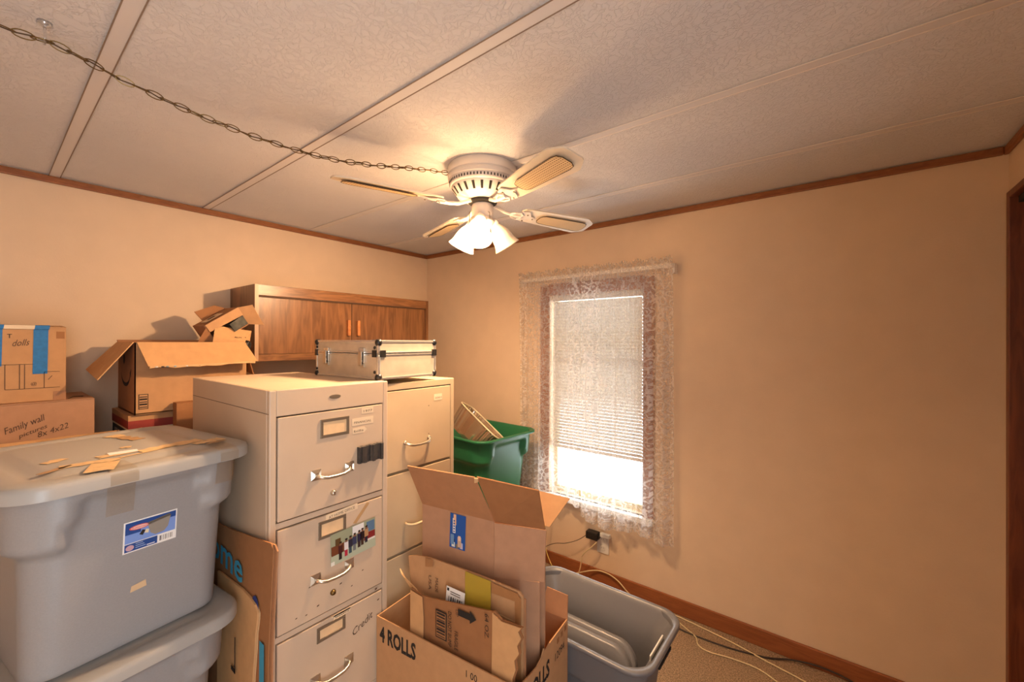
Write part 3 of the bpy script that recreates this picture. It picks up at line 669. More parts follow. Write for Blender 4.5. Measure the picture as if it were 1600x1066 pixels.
# product sticker on the near end of the upper tub: u runs along +y, v up the sloping wall
def face_x(z): return HXT-.050*(1-z/HB)-BULGE
zl = .238; lab_w, lab_h = .107, .078
n0 = Vector((face_x(zl)+.0006, -.038, zl)); vv = Vector((face_x(zl+lab_h)-face_x(zl), 0, lab_h)).normalized(); uu = Vector((0,1,0))
st = bpy.data.objects.new('product_sticker', MB().slab([n0, n0+uu*lab_w, n0+uu*lab_w+vv*lab_h, n0+vv*lab_h], .0004).mesh('product_sticker', M_paper)); COL.objects.link(st); st.parent = t1
st['label'] = 'blue and white product sticker'
def sq(x, y, w, h, m, off): return quad('print_area', n0+uu*x+vv*y, uu, vv, w, h, m, st, off, .0002)
sq(.003,.003,.064,.019,M_dblue,.0006); sq(.003,.024,.101,.051,M_lblue,.0006); sq(.003,.060,.101,.015,M_dblue,.0008); sq(.003,.046,.030,.020,M_dblue,.0007)
M_labgrey = mat('label_tub_grey', (146,138,128), .5)
nn = uu.cross(vv)
def poly(pts, m, off, nm='print_area'): return MB().slab([n0+uu*x+vv*y+nn*off for x, y in pts], .0002).build(nm, m, st)
poly([(.045,.063),(.090,.071),(.093,.068),(.088,.040),(.080,.030),(.062,.028),(.052,.036)], M_labgrey, .0012)
poly([(.045,.064),(.050,.058),(.094,.066),(.090,.072)], mat('label_tub_lid', (120,112,100), .5), .0014)
poly([(.010+.016*0+.020+.020*math.cos(a), .060+.006*math.sin(a)) for a in [2*PI*i/20 for i in range(20)]], M_red, .0014)
poly([(.030+.017*math.cos(a), .060+.0044*math.sin(a)) for a in [2*PI*i/20 for i in range(20)]], mat('label_pink', (236,190,182), .5), .0016)
lettering('Rubbermaid', .007, n0+uu*.015+vv*.0578, uu, vv, M_red, st, width=.030, off=.0020)
poly([(.030,.040),(.037,.036),(.042,.047),(.036,.050)], M_ink, .0012); poly([(.040,.040),(.048,.038),(.049,.047),(.043,.049)], mat('label_cream', (226,208,170), .5), .0012)
for i in range(8): sq(.072+.0036*i, .006, .0012+.0008*(i % 3 == 0), .013, M_labgrey if i else M_ink, .0008)
poly([(.013+.008*math.cos(a), .012+.007*math.sin(a)) for a in [2*PI*i/14 for i in range(14)]], mat('label_logo', (200,160,170), .5), .0009)
for i in range(3): sq(.024, .008+.005*i, .020-.003*i, .0014, mat('label_white_text', (170,190,224), .5), .0009)
sq(.046,.006,.016,.002,mat('label_white', (236,236,240), .5),.0009)
# tape and torn paper on the upper lid
lz = HB+.0062
def lidpatch(pts, m, z=lz+.0050, nm='torn_tape', t=.0006):
    return MB().slab([Vector((x, y, z)) for x, y in pts], t).build(nm, m, t1)
def strip(x0, y0, x1, y1, w, m, jag=.006, n=9, z=lz+.0050):
    a = Vector((x0, y0)); b = Vector((x1, y1)); d = (b-a); nr = Vector((-d.y, d.x)).normalized(); A = []; B = []
    for i in range(n+1):
        p = a+d*i/n; A.append(p+nr*(w*.7+random.uniform(-jag, jag))); B.append(p-nr*(w*.7+random.uniform(-jag, jag)))
    pts = A+B[::-1]; return lidpatch([(p.x, p.y) for p in pts], m, z)
M_torn1 = mat('torn_tape_tan', (214,178,130), .5, noise=(60,.12)); M_torn2 = mat('torn_tape_brown', (170,132,92), .5, noise=(60,.15))
strip(.215,-.10,.235,-.055,.06,M_torn1,.004,5); strip(.150,-.13,.175,-.03,.020,M_torn1,.006); strip(.135,.02,.120,.165,.030,M_torn1,.008); strip(.165,.13,.150,.205,.024,M_torn1,.007)
strip(.165,-.03,.140,.10,.006,M_torn1,.0015,8); strip(.08,-.14,.06,-.10,.018,M_torn1,.004,5); strip(-.13,.06,-.04,.075,.022,M_torn2,.006); strip(-.17,.05,-.13,.065,.024,M_torn1,.005,5)
strip(.185,-.17,.15,-.11,.008,M_torn2,.003,5); strip(.10,-.02,.13,-.018,.05,M_torn1,.006,5); strip(.19,.15,.185,.20,.008,M_torn2,.003,4); strip(.04,.01,.05,.03,.012,M_torn1,.003,4)
lidpatch([(.086,-.030),(.100,.026),(.128,.020),(.116,-.034)], M_paper, lz+.0056, 'paper_note')
# clear tape drawn over the lip and down the near end
def over_tape(y0, w, drop):
    hx = HXT+.020; P = [(hx-.09, HB+.0112), (hx-.012, HB+.0078), (hx+.0012, HB-.002), (hx+.0012, HB-.024)]
    fx = lambda z: HXT-.050*(1-z/HB)+.0015
    P += [(fx(HB-.03)+.004, HB-.032), (fx(HB-drop), HB-drop)]
    mb = MB(); R = [[mb.bm.verts.new((x, y0+s*w/2, z)) for s in (-1, 1)] for x, z in P]
    for a, b in zip(R, R[1:]): mb.bm.faces.new((a[0], a[1], b[1], b[0]))
    mb.build('clear_tape', M_cleartape, t1)
over_tape(-.055, .05, .10); over_tape(.165, .045, .09)
sc = MB().slab([(face_x(.135)+.0012,-.02,.135),(face_x(.135)+.0012,.012,.138),(face_x(.155)+.0012,.010,.155),(face_x(.150)+.0012,-.018,.150)], .0003).build('tape_remnant', M_clear, t1)
# small sticker of the lower tub, just under its lip
quad('product_sticker', (face_x(.33)+.001, -.03, .30), uu, vv, .045, .05, M_paper, t2, .0006, .0004)

# empty grey tub on the floor, nested lids inside
t3 = tub('storage_tub', 'open empty grey plastic tub on the carpet with spare lids inside', (-.762,1.455,.0), math.radians(0), .295, .185, .415, mat('grey_tub_dark', (112,112,116), .35, bump=(400,.05,.002)), None, .055, .040, True)
bx('grip', (.262,.268,-.055,.075,.365,.392), M_whitep, t3, .002)
for s in (1,): bx('handle_slot', (.289,.300,-.06,.06,.362,.374), M_dark, t3, .002)
for i, (yo, tl) in enumerate(((-.045, 62), (-.085, 66))):
    lidt = thing('tub_lid', ['grey lid leaning inside the open tub, farther one', 'grey lid leaning inside the open tub, nearer one'][i], 'tub lid', (-.80, 1.455+yo, .12), 0, 'loose lids in the open tub')
    lo = make_lid(lidt, .235, .160, 0, MATS['grey_tub_dark'], .030); lo.rotation_euler = (math.radians(tl), 0, 0); lo.location = (0, 0, .08)
# green tub on its carton
gs = thing('moving_carton', 'closed carton on the carpet holding up the green tub', 'carton', (-1.80,1.965,0))
bx('carton_body', (-.25,.25,-.24,.24,0,.475), K2, gs, .004); bx('tape', (-.25,.25,-.025,.025,.475,.4753), K_tape, gs)
gt = tub('storage_tub', 'open green plastic tub between the file cabinet and the lace curtain', (-1.795,1.950,.476), math.radians(-4), .285, .240, .424, M_green, None, .045, .035)
fp = thing('foil_pan', 'crimped shiny foil roasting pan tilted in the green tub', 'pan', (-1.690,1.885,.966))
fp.rotation_euler = Matrix(((.848,-.232,.477),(0,.898,.437),(-.53,-.371,.761))).to_euler()
k = 112
def sup_(r, i): return math.copysign(abs(r)**.42, r)
fl_ = []
for j, (f, z) in enumerate(((.80,-.14),(.86,-.12),(.93,-.06),(.985,-.006),(1.0,0))):
    lp = []
    for i in range(k):
        a = 2*PI*i/k; w = (.0026*(1 if i % 4 < 2 else -1)) if 0 < j < 4 else 0
        cx, cy_ = sup_(math.cos(a), i), sup_(math.sin(a), i); lp.append(Vector(((.17*f+w)*cx, (.10*f+w)*cy_, z)))
    fl_.append(lp)
MB().loft(fl_, True, False).build('pan_body', M_foil, fp)
MB().tube([(.172*sup_(math.cos(2*PI*i/k), i), .102*sup_(math.sin(2*PI*i/k), i), .001) for i in range(k)], .0045, 6, True).build('pan_rim', mat('pan_rim_pale', (236,222,186), .3, .3), fp, True)

# ------------------------------------------------------------------ cartons
def panel(parent, pts, m, name='side_panel', t=.004): return MB().slab(pts, t).build(name, m, parent)
# carton of dolls by the left wall, on the picture carton
fb = thing('picture_carton', 'tall carton hand lettered family wall pictures under the doll carton', 'carton', (-2.325, -.22, 0))
bx('carton_body', (-.34, 0, 0, .502, 0, 1.222), K5, fb, .004)
for y0, y1 in ((0,.249),(.253,.502)): bx('flap', (-.34, 0, y0, y1, 1.222, 1.2255), K5, fb, .001)
MB().tube([(-.04,.435,1.2275),(-.07,.45,1.232),(-.1,.48,1.2275)], .002, 5).build('loose_string', M_cord, fb)
u1 = (0,.87,.36); v1 = (0,-.22,.97)
lettering('Family wall', .034, (0, .275, 1.118), u1, v1, M_penink, fb, width=.105, shear=.2)
lettering('pictures', .022, (0, .308, 1.100), u1, v1, M_penink, fb, width=.075, shear=.2); lettering('8x 4x22', .03, (0, .352, 1.094), (0,.92,.3), v1, M_penink, fb, width=.085, shear=.3)
db = thing('doll_carton', 'carton with blue painter tape strips and dolls written on it', 'carton', (-2.352, -.17, 1.226))
dw = .376; bx('carton_body', (-.30, 0, 0, dw, 0, .278), K1, db, .003)
for y0, y1 in ((0, .6*dw), (.6*dw+.002, dw)): pass
MB().slab([(.004,0,.279),(.004,dw,.279),(-.149,dw,.288),(-.149,0,.288)], .004).build('flap', K1, db); MB().slab([(-.151,0,.288),(-.151,dw,.288),(-.302,dw,.280),(-.302,0,.280)], .004).build('flap', K1, db)
def dtape(y0, y1, drop, m=M_blue, nm='blue_tape'):
    mb = MB(); P = [(-.05,.2865),(.0052,.2836),(.0056,.270),(.0012,.268),(.0012,.285-drop)]
    R = [[mb.bm.verts.new((x, y, z)) for y in (y0-(.002*i), y1-(.002*i))] for i, (x, z) in enumerate(P)]
    for a, b in zip(R, R[1:]): mb.bm.faces.new((a[0], a[1], b[1], b[0]))
    mb.build(nm, m, db)
dtape(.299,.336,.182); dtape(.19,.226,.150); dtape(.226,.299,.012,M_tapew,'paper_tape')
lettering('T', .022, (0, .230, .236), YU, ZV, M_ink, db, width=.012); lettering('dolls', .034, (0, .240, .206), (0,.99,.1), ZV, M_penink, db, width=.044, shear=.35)
for (y0, z0, y1, z1) in ((.20,.140,.295,.140),(.26,.05,.26,.140),(.272,.05,.272,.14),(.226,.05,.36,.05),(.320,.05,.320,.11),(.320,.11,.36,.11),(.226,.05,.226,.14),(.33,.08,.34,.095)):
    w = .0008; d = Vector((0, y1-y0, z1-z0)).normalized(); n = Vector((0, -d.z, d.y))*w; a = Vector((.0012, y0, z0)); b = Vector((.0012, y1, z1))
    MB().slab([a-n, b-n, b+n, a+n], .0002).build('printed_line', M_penink, db)
lettering('@', .016, (0,.286,.062), YU, ZV, M_penink, db); bx('printed_square', (.0002,.0008,.350,.372,.235,.262), K4, db); bx('tape_end', (.0002,.0008,.343,dw,0,.035), K_tape, db)
# tall open carton behind the grey tubs: only its flaps show
ob = thing('open_carton', 'open carton behind the grey tubs with two flaps showing over the lid', 'carton', (-1.90, -.10, 0))
X0, Y1 = -.34, .44
for p in ([(0,0,0),(0,Y1,0),(0,Y1,1.10),(0,0,1.10)], [(X0,0,0),(X0,Y1,0),(X0,Y1,1.10),(X0,0,1.10)], [(0,0,0),(X0,0,0),(X0,0,1.10),(0,0,1.10)], [(0,Y1,0),(X0,Y1,0),(X0,Y1,1.10),(0,Y1,1.10)]): panel(ob, p, K3)
panel(ob, [(0,0,.006),(0,Y1,.006),(X0,Y1,.006),(X0,0,.006)], K3, 'bottom_panel')
panel(ob, [(-.05,.330,1.098),(-.045,.375,1.098),(-.05,.464,1.121),(-.05,.457,1.146),(-.05,.428,1.142),(-.05,.340,1.116)], K3, 'flap'); panel(ob, [(-.05,.02,1.117),(-.05,.221,1.121),(-.05,.206,1.143),(-.05,.02,1.152)], K3, 'flap')

# supports against the wall, striped carton, open carton with smile print
sup = thing('moving_carton', 'closed carton on the floor beneath the striped carton behind the cabinets', 'carton', (-2.18, .35, 0))
bx('carton_body', (-.48, 0, 0, .56, 0, .770), K2, sup, .004); bx('tape', (-.265,-.215,0,.56,.770,.7703), K_tape, sup)
sb = thing('striped_carton', 'dark carton with red and white bands under the open smile carton', 'carton', (-2.262, .372, .771))
hh = 1.150-.771
bx('carton_body', (-.33, 0, 0, .44, 0, hh-.004), M_stripe_dark, sb, .003)
for z0, z1, m in ((hh-.056, hh-.024, M_stripe_red), (hh-.063, hh-.056, M_tapew), (hh-.024, hh-.002, K1)):
    bx('band', (-.332, .0012, -.0012, .4412, z0, z1), m, sb)
ring = [(.001, .17+.052*math.cos(a), hh-.122+.052*math.sin(a)) for a in [2*PI*i/28 for i in range(28)]]
M_greyprint = mat('grey_print', (150,150,140), .6)
MB().tube(ring, .0018, 4, True).build('round_emblem', M_greyprint, sb)
for i in range(5): bx('emblem_bar', (.0004,.0014,.128+.018*i,.138+.018*i,hh-.135,hh-.112), M_greyprint, sb)
for z in (hh-.108, hh-.140): bx('emblem_bar', (.0004,.0014,.124,.216,z,z+.003), M_greyprint, sb)
for k in range(2): quad('side_print', (-.28+.08*k, -.0004, .20), (1,0,0), ZV, .06, .10, M_greyprint, sb, .0004)
sm_ = thing('carton', 'small plain brown carton wedged between striped carton and file cabinet', 'carton', (-2.005, .492, .0))
sm_.location = (-2.19, .508, .771)
bx('carton_body', (-.052, 0.0, 0, .17, 0, .418), K4, sm_, .003); bx('flap', (-.052,0,0,.17,.418,.4205), K4, sm_, .001)
sm_.location = (-2.19, .51, .771)

az = thing('open_carton', 'open brown carton with black smile mark on its side and drooping flaps', 'carton', (-2.25, .388, 1.150))
AW, AD, AH = .402, .322, .296
panel(az, [(0,0,0),(0,AW,0),(0,AW,AH),(0,0,AH)], K1); panel(az, [(-AD,0,0),(-AD,AW,0),(-AD,AW,AH),(-AD,0,AH)], K1)
panel(az, [(0,0,0),(0,0,AH),(-AD,0,AH),(-AD,0,0)], K2); panel(az, [(0,AW,0),(0,AW,AH),(-AD,AW,AH),(-AD,AW,0)], K1)
panel(az, [(0,0,.006),(0,AW,.006),(-AD,AW,.006),(-AD,0,.006)], K1, 'bottom_panel')
ff = panel(az, [(0,.006,AH),(0,AW-.004,AH),(.075,AW+.025,.207),(.066,.030,.198)], K3, 'flap')
pe = []
for i in range(15):
    y = .034+(AW-.02)*i/14; pe.append((.0675+.009*i/14, y, .200+.007*i/14-.004-.008*random.random()))
MB().slab([(.0655,.034,.2015)]+[(.0745,AW+.015,.2085)]+pe[::-1], .003).build('torn_edge', K_edge, ff)
for y, c in ((.055,(220,212,200)),(.09,(120,140,150)),(.115,(140,170,190)),(.155,(226,214,200)),(.20,(90,80,76)),(.075,(70,60,56))):
    MB().lathe([(.001,-.003),(.005,-.002),(.006,0),(.004,.003)], 10, Matrix.Translation((.069, y, .197)), True, True).build('torn_print', mat('torn_%d' % c[0], c, .6), ff)
panel(az, [(-.002,-.002,AH),(-.002,-.106,.150),(-AD,-.102,.176),(-AD,-.002,AH)], K3, 'flap')
panel(az, [(-AD,.0,AH),(-AD,AW,AH),(-AD-.035,AW,AH+.012),(-AD-.035,0,AH+.012)], K2, 'flap')
panel(az, [(0,AW,AH-.03),(-AD*.5,AW,AH-.03),(-AD*.5,AW+.035,.16),(.0,AW+.035,.14)], K4, 'flap')
bc = quad('print_frame', (.0002, .012, .022), YU, ZV, .031, .062, M_ink, az, .0006, .0003)
quad('print_frame', (.0002, .0145, .0245), YU, ZV, .026, .057, K1, bc, .0010, .0003)
for i in range(5): quad('print_bar', (.0002, .0155, .028+.0105*i), YU, ZV, .024, .0045+.002*(i % 2), M_ink if i % 2 else M_penink, bc, .0014, .0002)
# the curved smile and dot on the left side
smile = []
for i in range(13):
    a = PI+PI*i/12; smile.append((-.165+.085*math.cos(a), -.0012, .165+.045*math.sin(a)))
wv = [.002+.010*math.sin(PI*i/12) for i in range(13)]
MB().slab([(x, -.0006, z+w*.3) for (x, y, z), w in zip(smile, wv)]+[(x, -.0006, z-w) for (x, y, z), w in list(zip(smile, wv))[::-1]], .0004).build('smile_print', M_ink, az)
MB().slab([(-.085,-.0006,.168),(-.060,-.0006,.185),(-.072,-.0006,.150)], .0004).build('smile_print', M_ink, az)
MB().slab([(-.20+.016*math.cos(a), -.0006, .225+.022*math.sin(a)) for a in [2*PI*i/14 for i in range(14)]], .0004).build('smile_print', M_ink, az)

# tipped small carton with packets, and small carton under it, standing in the open carton
O = Vector((-2.30, .640, 1.525)); ua = Vector((0,.82,.57)); va = Vector((0,.50,-.86)); da = Vector((-1,0,.02)); LU, LV, LD = .162, .092, .17
tb = thing('small_carton', 'small tipped carton with torn open front showing dark packets', 'carton', (-2.33,.70,1.44))
def T(x, y, z): return O+ua*x+va*y+da*z-Vector((-2.33,.70,1.44))
panel(tb, [T(0,0,0), T(LU,0,0), T(LU,0,LD), T(0,0,LD)], K4, 'top_panel'); panel(tb, [T(0,0,0), T(0,LV,0), T(0,LV,LD), T(0,0,LD)], K2); panel(tb, [T(LU,0,0), T(LU,LV,0), T(LU,LV,LD), T(LU,0,LD)], K2)
panel(tb, [T(0,LV,0), T(LU,LV,0), T(LU,LV,LD), T(0,LV,LD)], K2, 'bottom_panel'); panel(tb, [T(0,0,LD), T(LU,0,LD), T(LU,LV,LD), T(0,LV,LD)], K2, 'back_panel')
panel(tb, [T(0,0,0), T(LU,0,0), T(LU,.042,-.006), T(0,.036,-.006)], K1, 'flap'); panel(tb, [T(LU,0,0), T(LU+.055,-.012+.03,-.03), T(LU+.05,LV+.035,-.035), T(LU,LV,0)], K1, 'flap')
panel(tb, [T(.045,-.001,LD), T(LU,-.001,LD), T(LU-.03,-.035,LD+.015), T(.04,-.052,LD+.012)], K4, 'flap'); panel(tb, [T(0,.01,0), T(0,LV,0), T(-.05,LV+.03,.01), T(-.062,.05,.01)], K4, 'flap')
quad('shipping_label', T(.02,-.0045,.04), ua, da, .085, .08, mat('tan_label', (206,178,144), .6), tb, -.001, .0006); quad('label_print', T(.045,-.0055,.07), ua, da, .035, .03, M_penink, tb, -.001, .0005)
pkt = thing('packet', 'dark glossy packet showing inside the tipped carton', 'packet', (-2.33,.70,1.44))
M_packet = mat('packet_dark', (58,58,52), .3, noise=(40,.7)); 
MB().slab([T(.085,.045,.010), T(.155,.040,.010), T(.157,.085,.012), T(.088,.088,.012)], .03).build('packet_body', M_packet, pkt)
MB().slab([T(.116,.046,.008), T(.121,.046,.008), T(.125,.084,.0095), T(.120,.084,.0095)], .001).build('packet_stripe', M_yellow, pkt); lettering('LA', .022, T(.128,.070,.009), ua, -va, M_yellow, pkt, width=.02, off=.001)
b2 = thing('small_carton', 'light brown small carton lying under the tipped carton, black print along it', 'carton', (-2.26,.66,1.39))
def q2(p): return Vector(p)-Vector((-2.26,.66,1.39))
A = [(-2.262,.662,1.470),(-2.262,.790,1.452),(-2.30,.835,1.505),(-2.30,.680,1.527)]
B = [(-2.262,.650,1.39),(-2.262,.800,1.39),(-2.36,.84,1.39),(-2.36,.68,1.39)]
mb = MB(); mb.loft([[q2(p) for p in B], [q2(p) for p in A]]); mb.build('carton_body', K3, b2, bevel=.002)
lettering('ALM', .012, q2((-2.2675,.748,1.4685)), (0,.99,-.10), (-.5,.25,.8), M_ink, b2, width=.03, off=.0012)
bag = thing('dark_bag', 'crumpled dark bag peeking out beside the cupboard', 'bag', (-2.30,.80,1.40))
mb = MB(); bmesh.ops.create_icosphere(mb.bm, subdivisions=3, radius=.026)
for v in mb.bm.verts: v.co *= 1+.22*math.sin(v.co.x*190+1)*math.sin(v.co.y*150)*math.cos(v.co.z*170); v.co.z *= 1.0
o = mb.build('bag_body', M_black, bag); o.location = (.02,.0,.034); MB().tube([(.02,.0,.052),(.023,-.004,.064),(.02,-.001,.07)], .006, 7).build('bag_knot', M_black, bag)

# flat cartons leaning between tubs and cabinet
ne = thing('flat_carton', 'flattened brown carton with blue letters leaning on the file cabinet side', 'flat carton', (-1.40,.492,0))
pr_ = [(-.42,0,.0),(.150,0,.0),(.165,0,.60),(.195,0,.886),(.18,0,.900),(-.10,0,.858),(-.42,0,.82)]
MB().slab(pr_[::-1] if False else pr_, .004).build('front_sheet', K4, ne); MB().slab([(x+.012, .0052, z*.998) for x, y, z in pr_], .004).build('back_sheet', K2, ne)
lettering('home', .125, (-.355,-.0045,.735), (1,0,-.03), (.03,0,1), M_skyblue, ne, width=.350, off=.0004, bold=.0020)
quad('blue_stripe', (.118,-.0045,.28), (1,0,0), ZV, .030, .33, M_skyblue, ne, .0003)
MB().slab([(.088+.022*math.cos(a), -.0045, .694+.030*math.sin(a)) for a in [2*PI*i/18 for i in range(18)]], .0004).build('navy_dot', M_navy, ne)
tr = thing('torn_carton', 'torn open carton side squeezed between the grey tubs and blue lettered carton', 'flat carton', (-1.40,.482,0))
edge = [(.045,0,.0)]+[(.050+.012*i/14+random.uniform(-.004,.004)+.055*(i/14)**2, 0, .05+.62*i/14) for i in range(15)]+[(.118,0,.690),(.100,0,.705),(.06,0,.712),(.0,0,.715),(-.20,0,.70),(-.20,0,0)]
MB().slab(edge, .005).build('torn_sheet', K3, tr)
MB().slab([(x-.002, .0062, z-.004) for x, y, z in edge], .003).build('torn_liner', K_edge, tr)
for d in ((-.002,.002,.45,.56), (-.03,.002,.45,.462)): bx('printed_mark', (d[0]-.03,d[1]-.03,-.0062,-.0052,d[2],d[3]), M_ink, tr)

# ------------------------------------------------------------------ carton "4 ROLLS" and the flat cartons kept in it
RZ = math.radians(6)
rb = thing('open_carton', 'open carton printed 4 ROLLS in black, full of folded cardboard', 'carton', (-1.256,.853,0), RZ)
RL, RW, RH = .565, .335, .5
panel(rb, [(0,0,0),(RL,0,0),(RL,0,RH),(0,0,RH)], K1); panel(rb, [(0,RW,0),(RL,RW,0),(RL,RW,RH),(0,RW,RH)], K2); panel(rb, [(0,0,0),(0,RW,0),(0,RW,RH),(0,0,RH)], K1)
te = [(RL, 0, 0), (RL, RW, 0), (RL, RW, RH), (RL, .20, RH), (RL, .175, RH-.006), (RL, .165, RH+.006), (RL, .15, RH-.012), (RL, .12, RH-.02), (RL, .08, RH-.016), (RL, .03, RH-.008), (RL, 0, RH)]
panel(rb, te, K1); panel(rb, [(0,0,.006),(RL,0,.006),(RL,RW,.006),(0,RW,.006)], K1, 'bottom_panel')
panel(rb, [(RL-.10,RW,RH),(RL,RW,RH),(RL-.004,RW+.012,RH+.075),(RL-.085,RW+.012,RH+.080)], K2, 'flap')
lettering('4 ROLLS', .072, (.014, -.0002, RH-.078), (1,0,0), ZV, M_ink, rb, width=.170, bold=.0024); lettering('1 00', .030, (.385, -.0002, RH-.043), (1,0,0), ZV, M_ink, rb, width=.046)
lettering('4 ROLLS', .072, (RL+.0002, .02, RH-.095), (0,1,0), ZV, M_ink, rb, width=.18, bold=.0024); lettering('12094', .036, (RL+.0002, .235, RH-.082), (0,1,0), ZV, M_ink, rb, width=.075)
for i in range(3): bx('printed_mark', (RL, RL+.0008, .255+.028*i, .27+.028*i, RH-.035+.004*i, RH-.018+.004*i), M_ink if False else K4, rb)
lettering('oo', .02, (RL-.065, RW+.0005, RH+.03), (1,0,0), ZV, M_ink, rb) if False else None

def R(x, y, z): return Vector((x, y, z))
oz = thing('folded_carton', 'brown carton piece with arrow, bar code and 64 OZ. print in the rolls carton', 'flat carton', (-.90,.905,.012))
def W2(o, p): return Vector(p)-o.location
def slabW(o, pts, m, t=.004, name='sheet'): return MB().slab([W2(o, p) for p in pts], t).build(name, m, o)
def yo(x): return .893+.10*(x+1.13)      # stands parallel to the carton's long side
def OZ(x, z): return (x, yo(x), z)
tornr = [(-.690,.655),(-.700,.640),(-.690,.625),(-.703,.600),(-.697,.580),(-.712,.555),(-.708,.530),(-.718,.50),(-.725,.40)]
slabW(oz, [OZ(-1.125,.015), OZ(-.725,.015)]+[OZ(x, z) for x, z in tornr[::-1]]+[OZ(-.76,.652), OZ(-.785,.668), OZ(-.80,.662), OZ(-1.04,.622), OZ(-1.085,.618), OZ(-1.125,.628)], K4, .005)
slabW(oz, [(x, y-.0062, z) for x, y, z in [OZ(-.795,.15), OZ(-.727,.15)]+[OZ(x-.003, z) for x, z in tornr[::-1][1:]]+[OZ(-.76,.650), OZ(-.79,.664)]], K3, .003, 'torn_strip')
uo = Vector((1,.10,.0)).normalized(); vo = Vector((0,0,1))
def oorg(x, z): return W2(oz, (x, yo(x)-.0048, z))
slabW(oz, [(x, y-.0062, z) for x, y, z in [OZ(-1.122,.3), OZ(-1.065,.3), OZ(-1.062,.55), OZ(-1.068,.618), OZ(-1.122,.624)]], K3, .0012, 'tape_patch')
fr = quad('bar_code', oorg(-1.010,.512), uo, vo, .046, .088, M_ink, oz, .0006, .0004); quad('bar_code', oorg(-1.0065,.516), uo, vo, .039, .080, K4, fr, .0012, .0004)
for i in range(9): quad('bar', oorg(-1.004,.520+.0085*i), uo, vo, .034, .0022+.002*(i % 3), M_ink, fr, .0018, .0003)
dn = (0,0,-1)
lettering('DO NOT BUMP', .020, oorg(-.958,.612), dn, uo, M_ink, oz, width=.11); lettering('UP', .018, oorg(-.928,.628), dn, uo, M_penink, oz); lettering('FRAGILE', .020, oorg(-.932,.560), dn, uo, M_ink, oz, width=.06)
MB().slab([oorg(x, z)+Vector((0,-.0012,0)) for x, z in ((-.918,.612),(-.872,.612),(-.872,.602),(-.848,.622),(-.872,.642),(-.872,.632),(-.918,.632))], .0004).build('arrow_print', M_ink, oz)
lettering('64 OZ.', .020, oorg(-.817,.655), dn, uo, M_ink, oz, width=.075)
ye = thing('folded_carton', 'folded brown carton with broad yellow tape standing in the rolls carton', 'flat carton', (-.93,.955,.012))
def yy(x): return .930+.11*(x+1.18)
def YE(x, z): return (x, yy(x), z)
slabW(ye, [YE(-1.17,.015), YE(-.722,.015), YE(-.722,.60), YE(-.722,.708), YE(-.735,.720), YE(-.87,.724), YE(-1.085,.722), YE(-1.15,.712), YE(-1.185,.700), YE(-1.172,.60)], K1, .005)
slabW(ye, [(x+.004, y+.007, z-.002) for x, y, z in [YE(-1.10,.015), YE(-.722,.015), YE(-.722,.70), YE(-.87,.718), YE(-1.08,.716)]], K2, .004, 'back_sheet')
slabW(ye, [(x, y-.0056, z) for x, y, z in [YE(-.930,.30), YE(-.832,.30), YE(-.832,.7225), YE(-.930,.7245)]], M_yellow, .0005, 'yellow_tape')
slabW(ye, [(x, y-.0056, z) for x, y, z in [YE(-.745,.30), YE(-.725,.30), YE(-.725,.703), YE(-.745,.716)]], K_tape, .0005, 'packing_tape'); slabW(ye, [(x, y-.0058, z) for x, y, z in [YE(-.83,.688), YE(-.735,.690), YE(-.735,.715), YE(-.83,.7195)]], K_tape, .0004, 'packing_tape')
slabW(ye, [(x, y-.0056, z) for x, y, z in [YE(-1.10,.690), YE(-1.065,.700), YE(-1.065,.7215), YE(-1.10,.7205)]], K_tape, .0004, 'packing_tape')
for z in (.632,.56): slabW(ye, [(x, y-.0056, zz) for x, y, zz in [YE(-.83,z), YE(-.746,z-.004), YE(-.746,z-.001), YE(-.83,z+.003)]], K_edge, .0006, 'crease')
slabW(ye, [(-1.215,.918,.652),(-1.195,.912,.640),(-1.12,.915,.615),(-1.105,.915,.600),(-1.16,.917,.61)], K_edge, .003, 'torn_tab')
lettering('MADE', .018, W2(ye, (-1.055, yy(-1.055)-.0052, .668)), dn, uo, M_penink, ye, width=.05); lettering('USA', .018, W2(ye, (-1.085, yy(-1.085)-.0052, .668)), dn, uo, M_penink, ye, width=.05)
lb = thing('barcode_label', 'white shipping label with bar code between folded cardboard pieces', 'label', (-.955,.936,.60))
u3 = Vector((.99,.1,-.03)).normalized(); v3 = Vector((.10,0,1)).normalized()
quad('label_sheet', (-.045,-.004,.0), u3, v3, .075, .066, M_paper, lb, 0, .0006)
quad('print_mark', (-.036,-.004,.052), u3, v3, .008, .009, M_ink, lb, .0008, .0003)
for i in range(7): quad('bar', (-.032+.0088*i,-.004+.0008*i,.008), u3, v3, .0045 if i % 3 else .0022, .028, M_ink if i % 2 else M_penink, lb, .0008, .0003)
for i in range(2): quad('print_line', (-.022,-.003,.044+.007*i), u3, v3, .04, .0022, M_penink, lb, .0008, .0003)

# tall part-flattened carton standing at the back of the rolls carton
ta_ = thing('tall_carton', 'tall opened carton with raised flaps and blue sticker standing in the rolls carton', 'carton', (-.95,1.06,.012))
def tl(pts, m, t=.004, name='side_panel'): return slabW(ta_, pts, m, t, name)
f0, f1, f2 = (-1.178,.985,.868), (-.872,1.025,.872), (-.715,1.09,.865)
tl([(-1.178,.985,.013), (-.872,1.025,.013), f1, f0], K5); tl([(-.870,1.026,.013), (-.733,1.083,.013), (-.733,1.083,.700), (-.868,1.027,.695)], K5)
tl([(-.868,1.021,.695), (-.716,1.084,.706), f2, (-.868,1.021,.870)], K5, .005)
tl([(-1.16,1.055,.013), (-.735,1.115,.013), (-.735,1.115,.858), (-1.16,1.055,.862)], K5); tl([(-1.172,.992,.013), (-1.166,1.052,.013), (-1.166,1.052,.862), (-1.172,.992,.862)], K5)
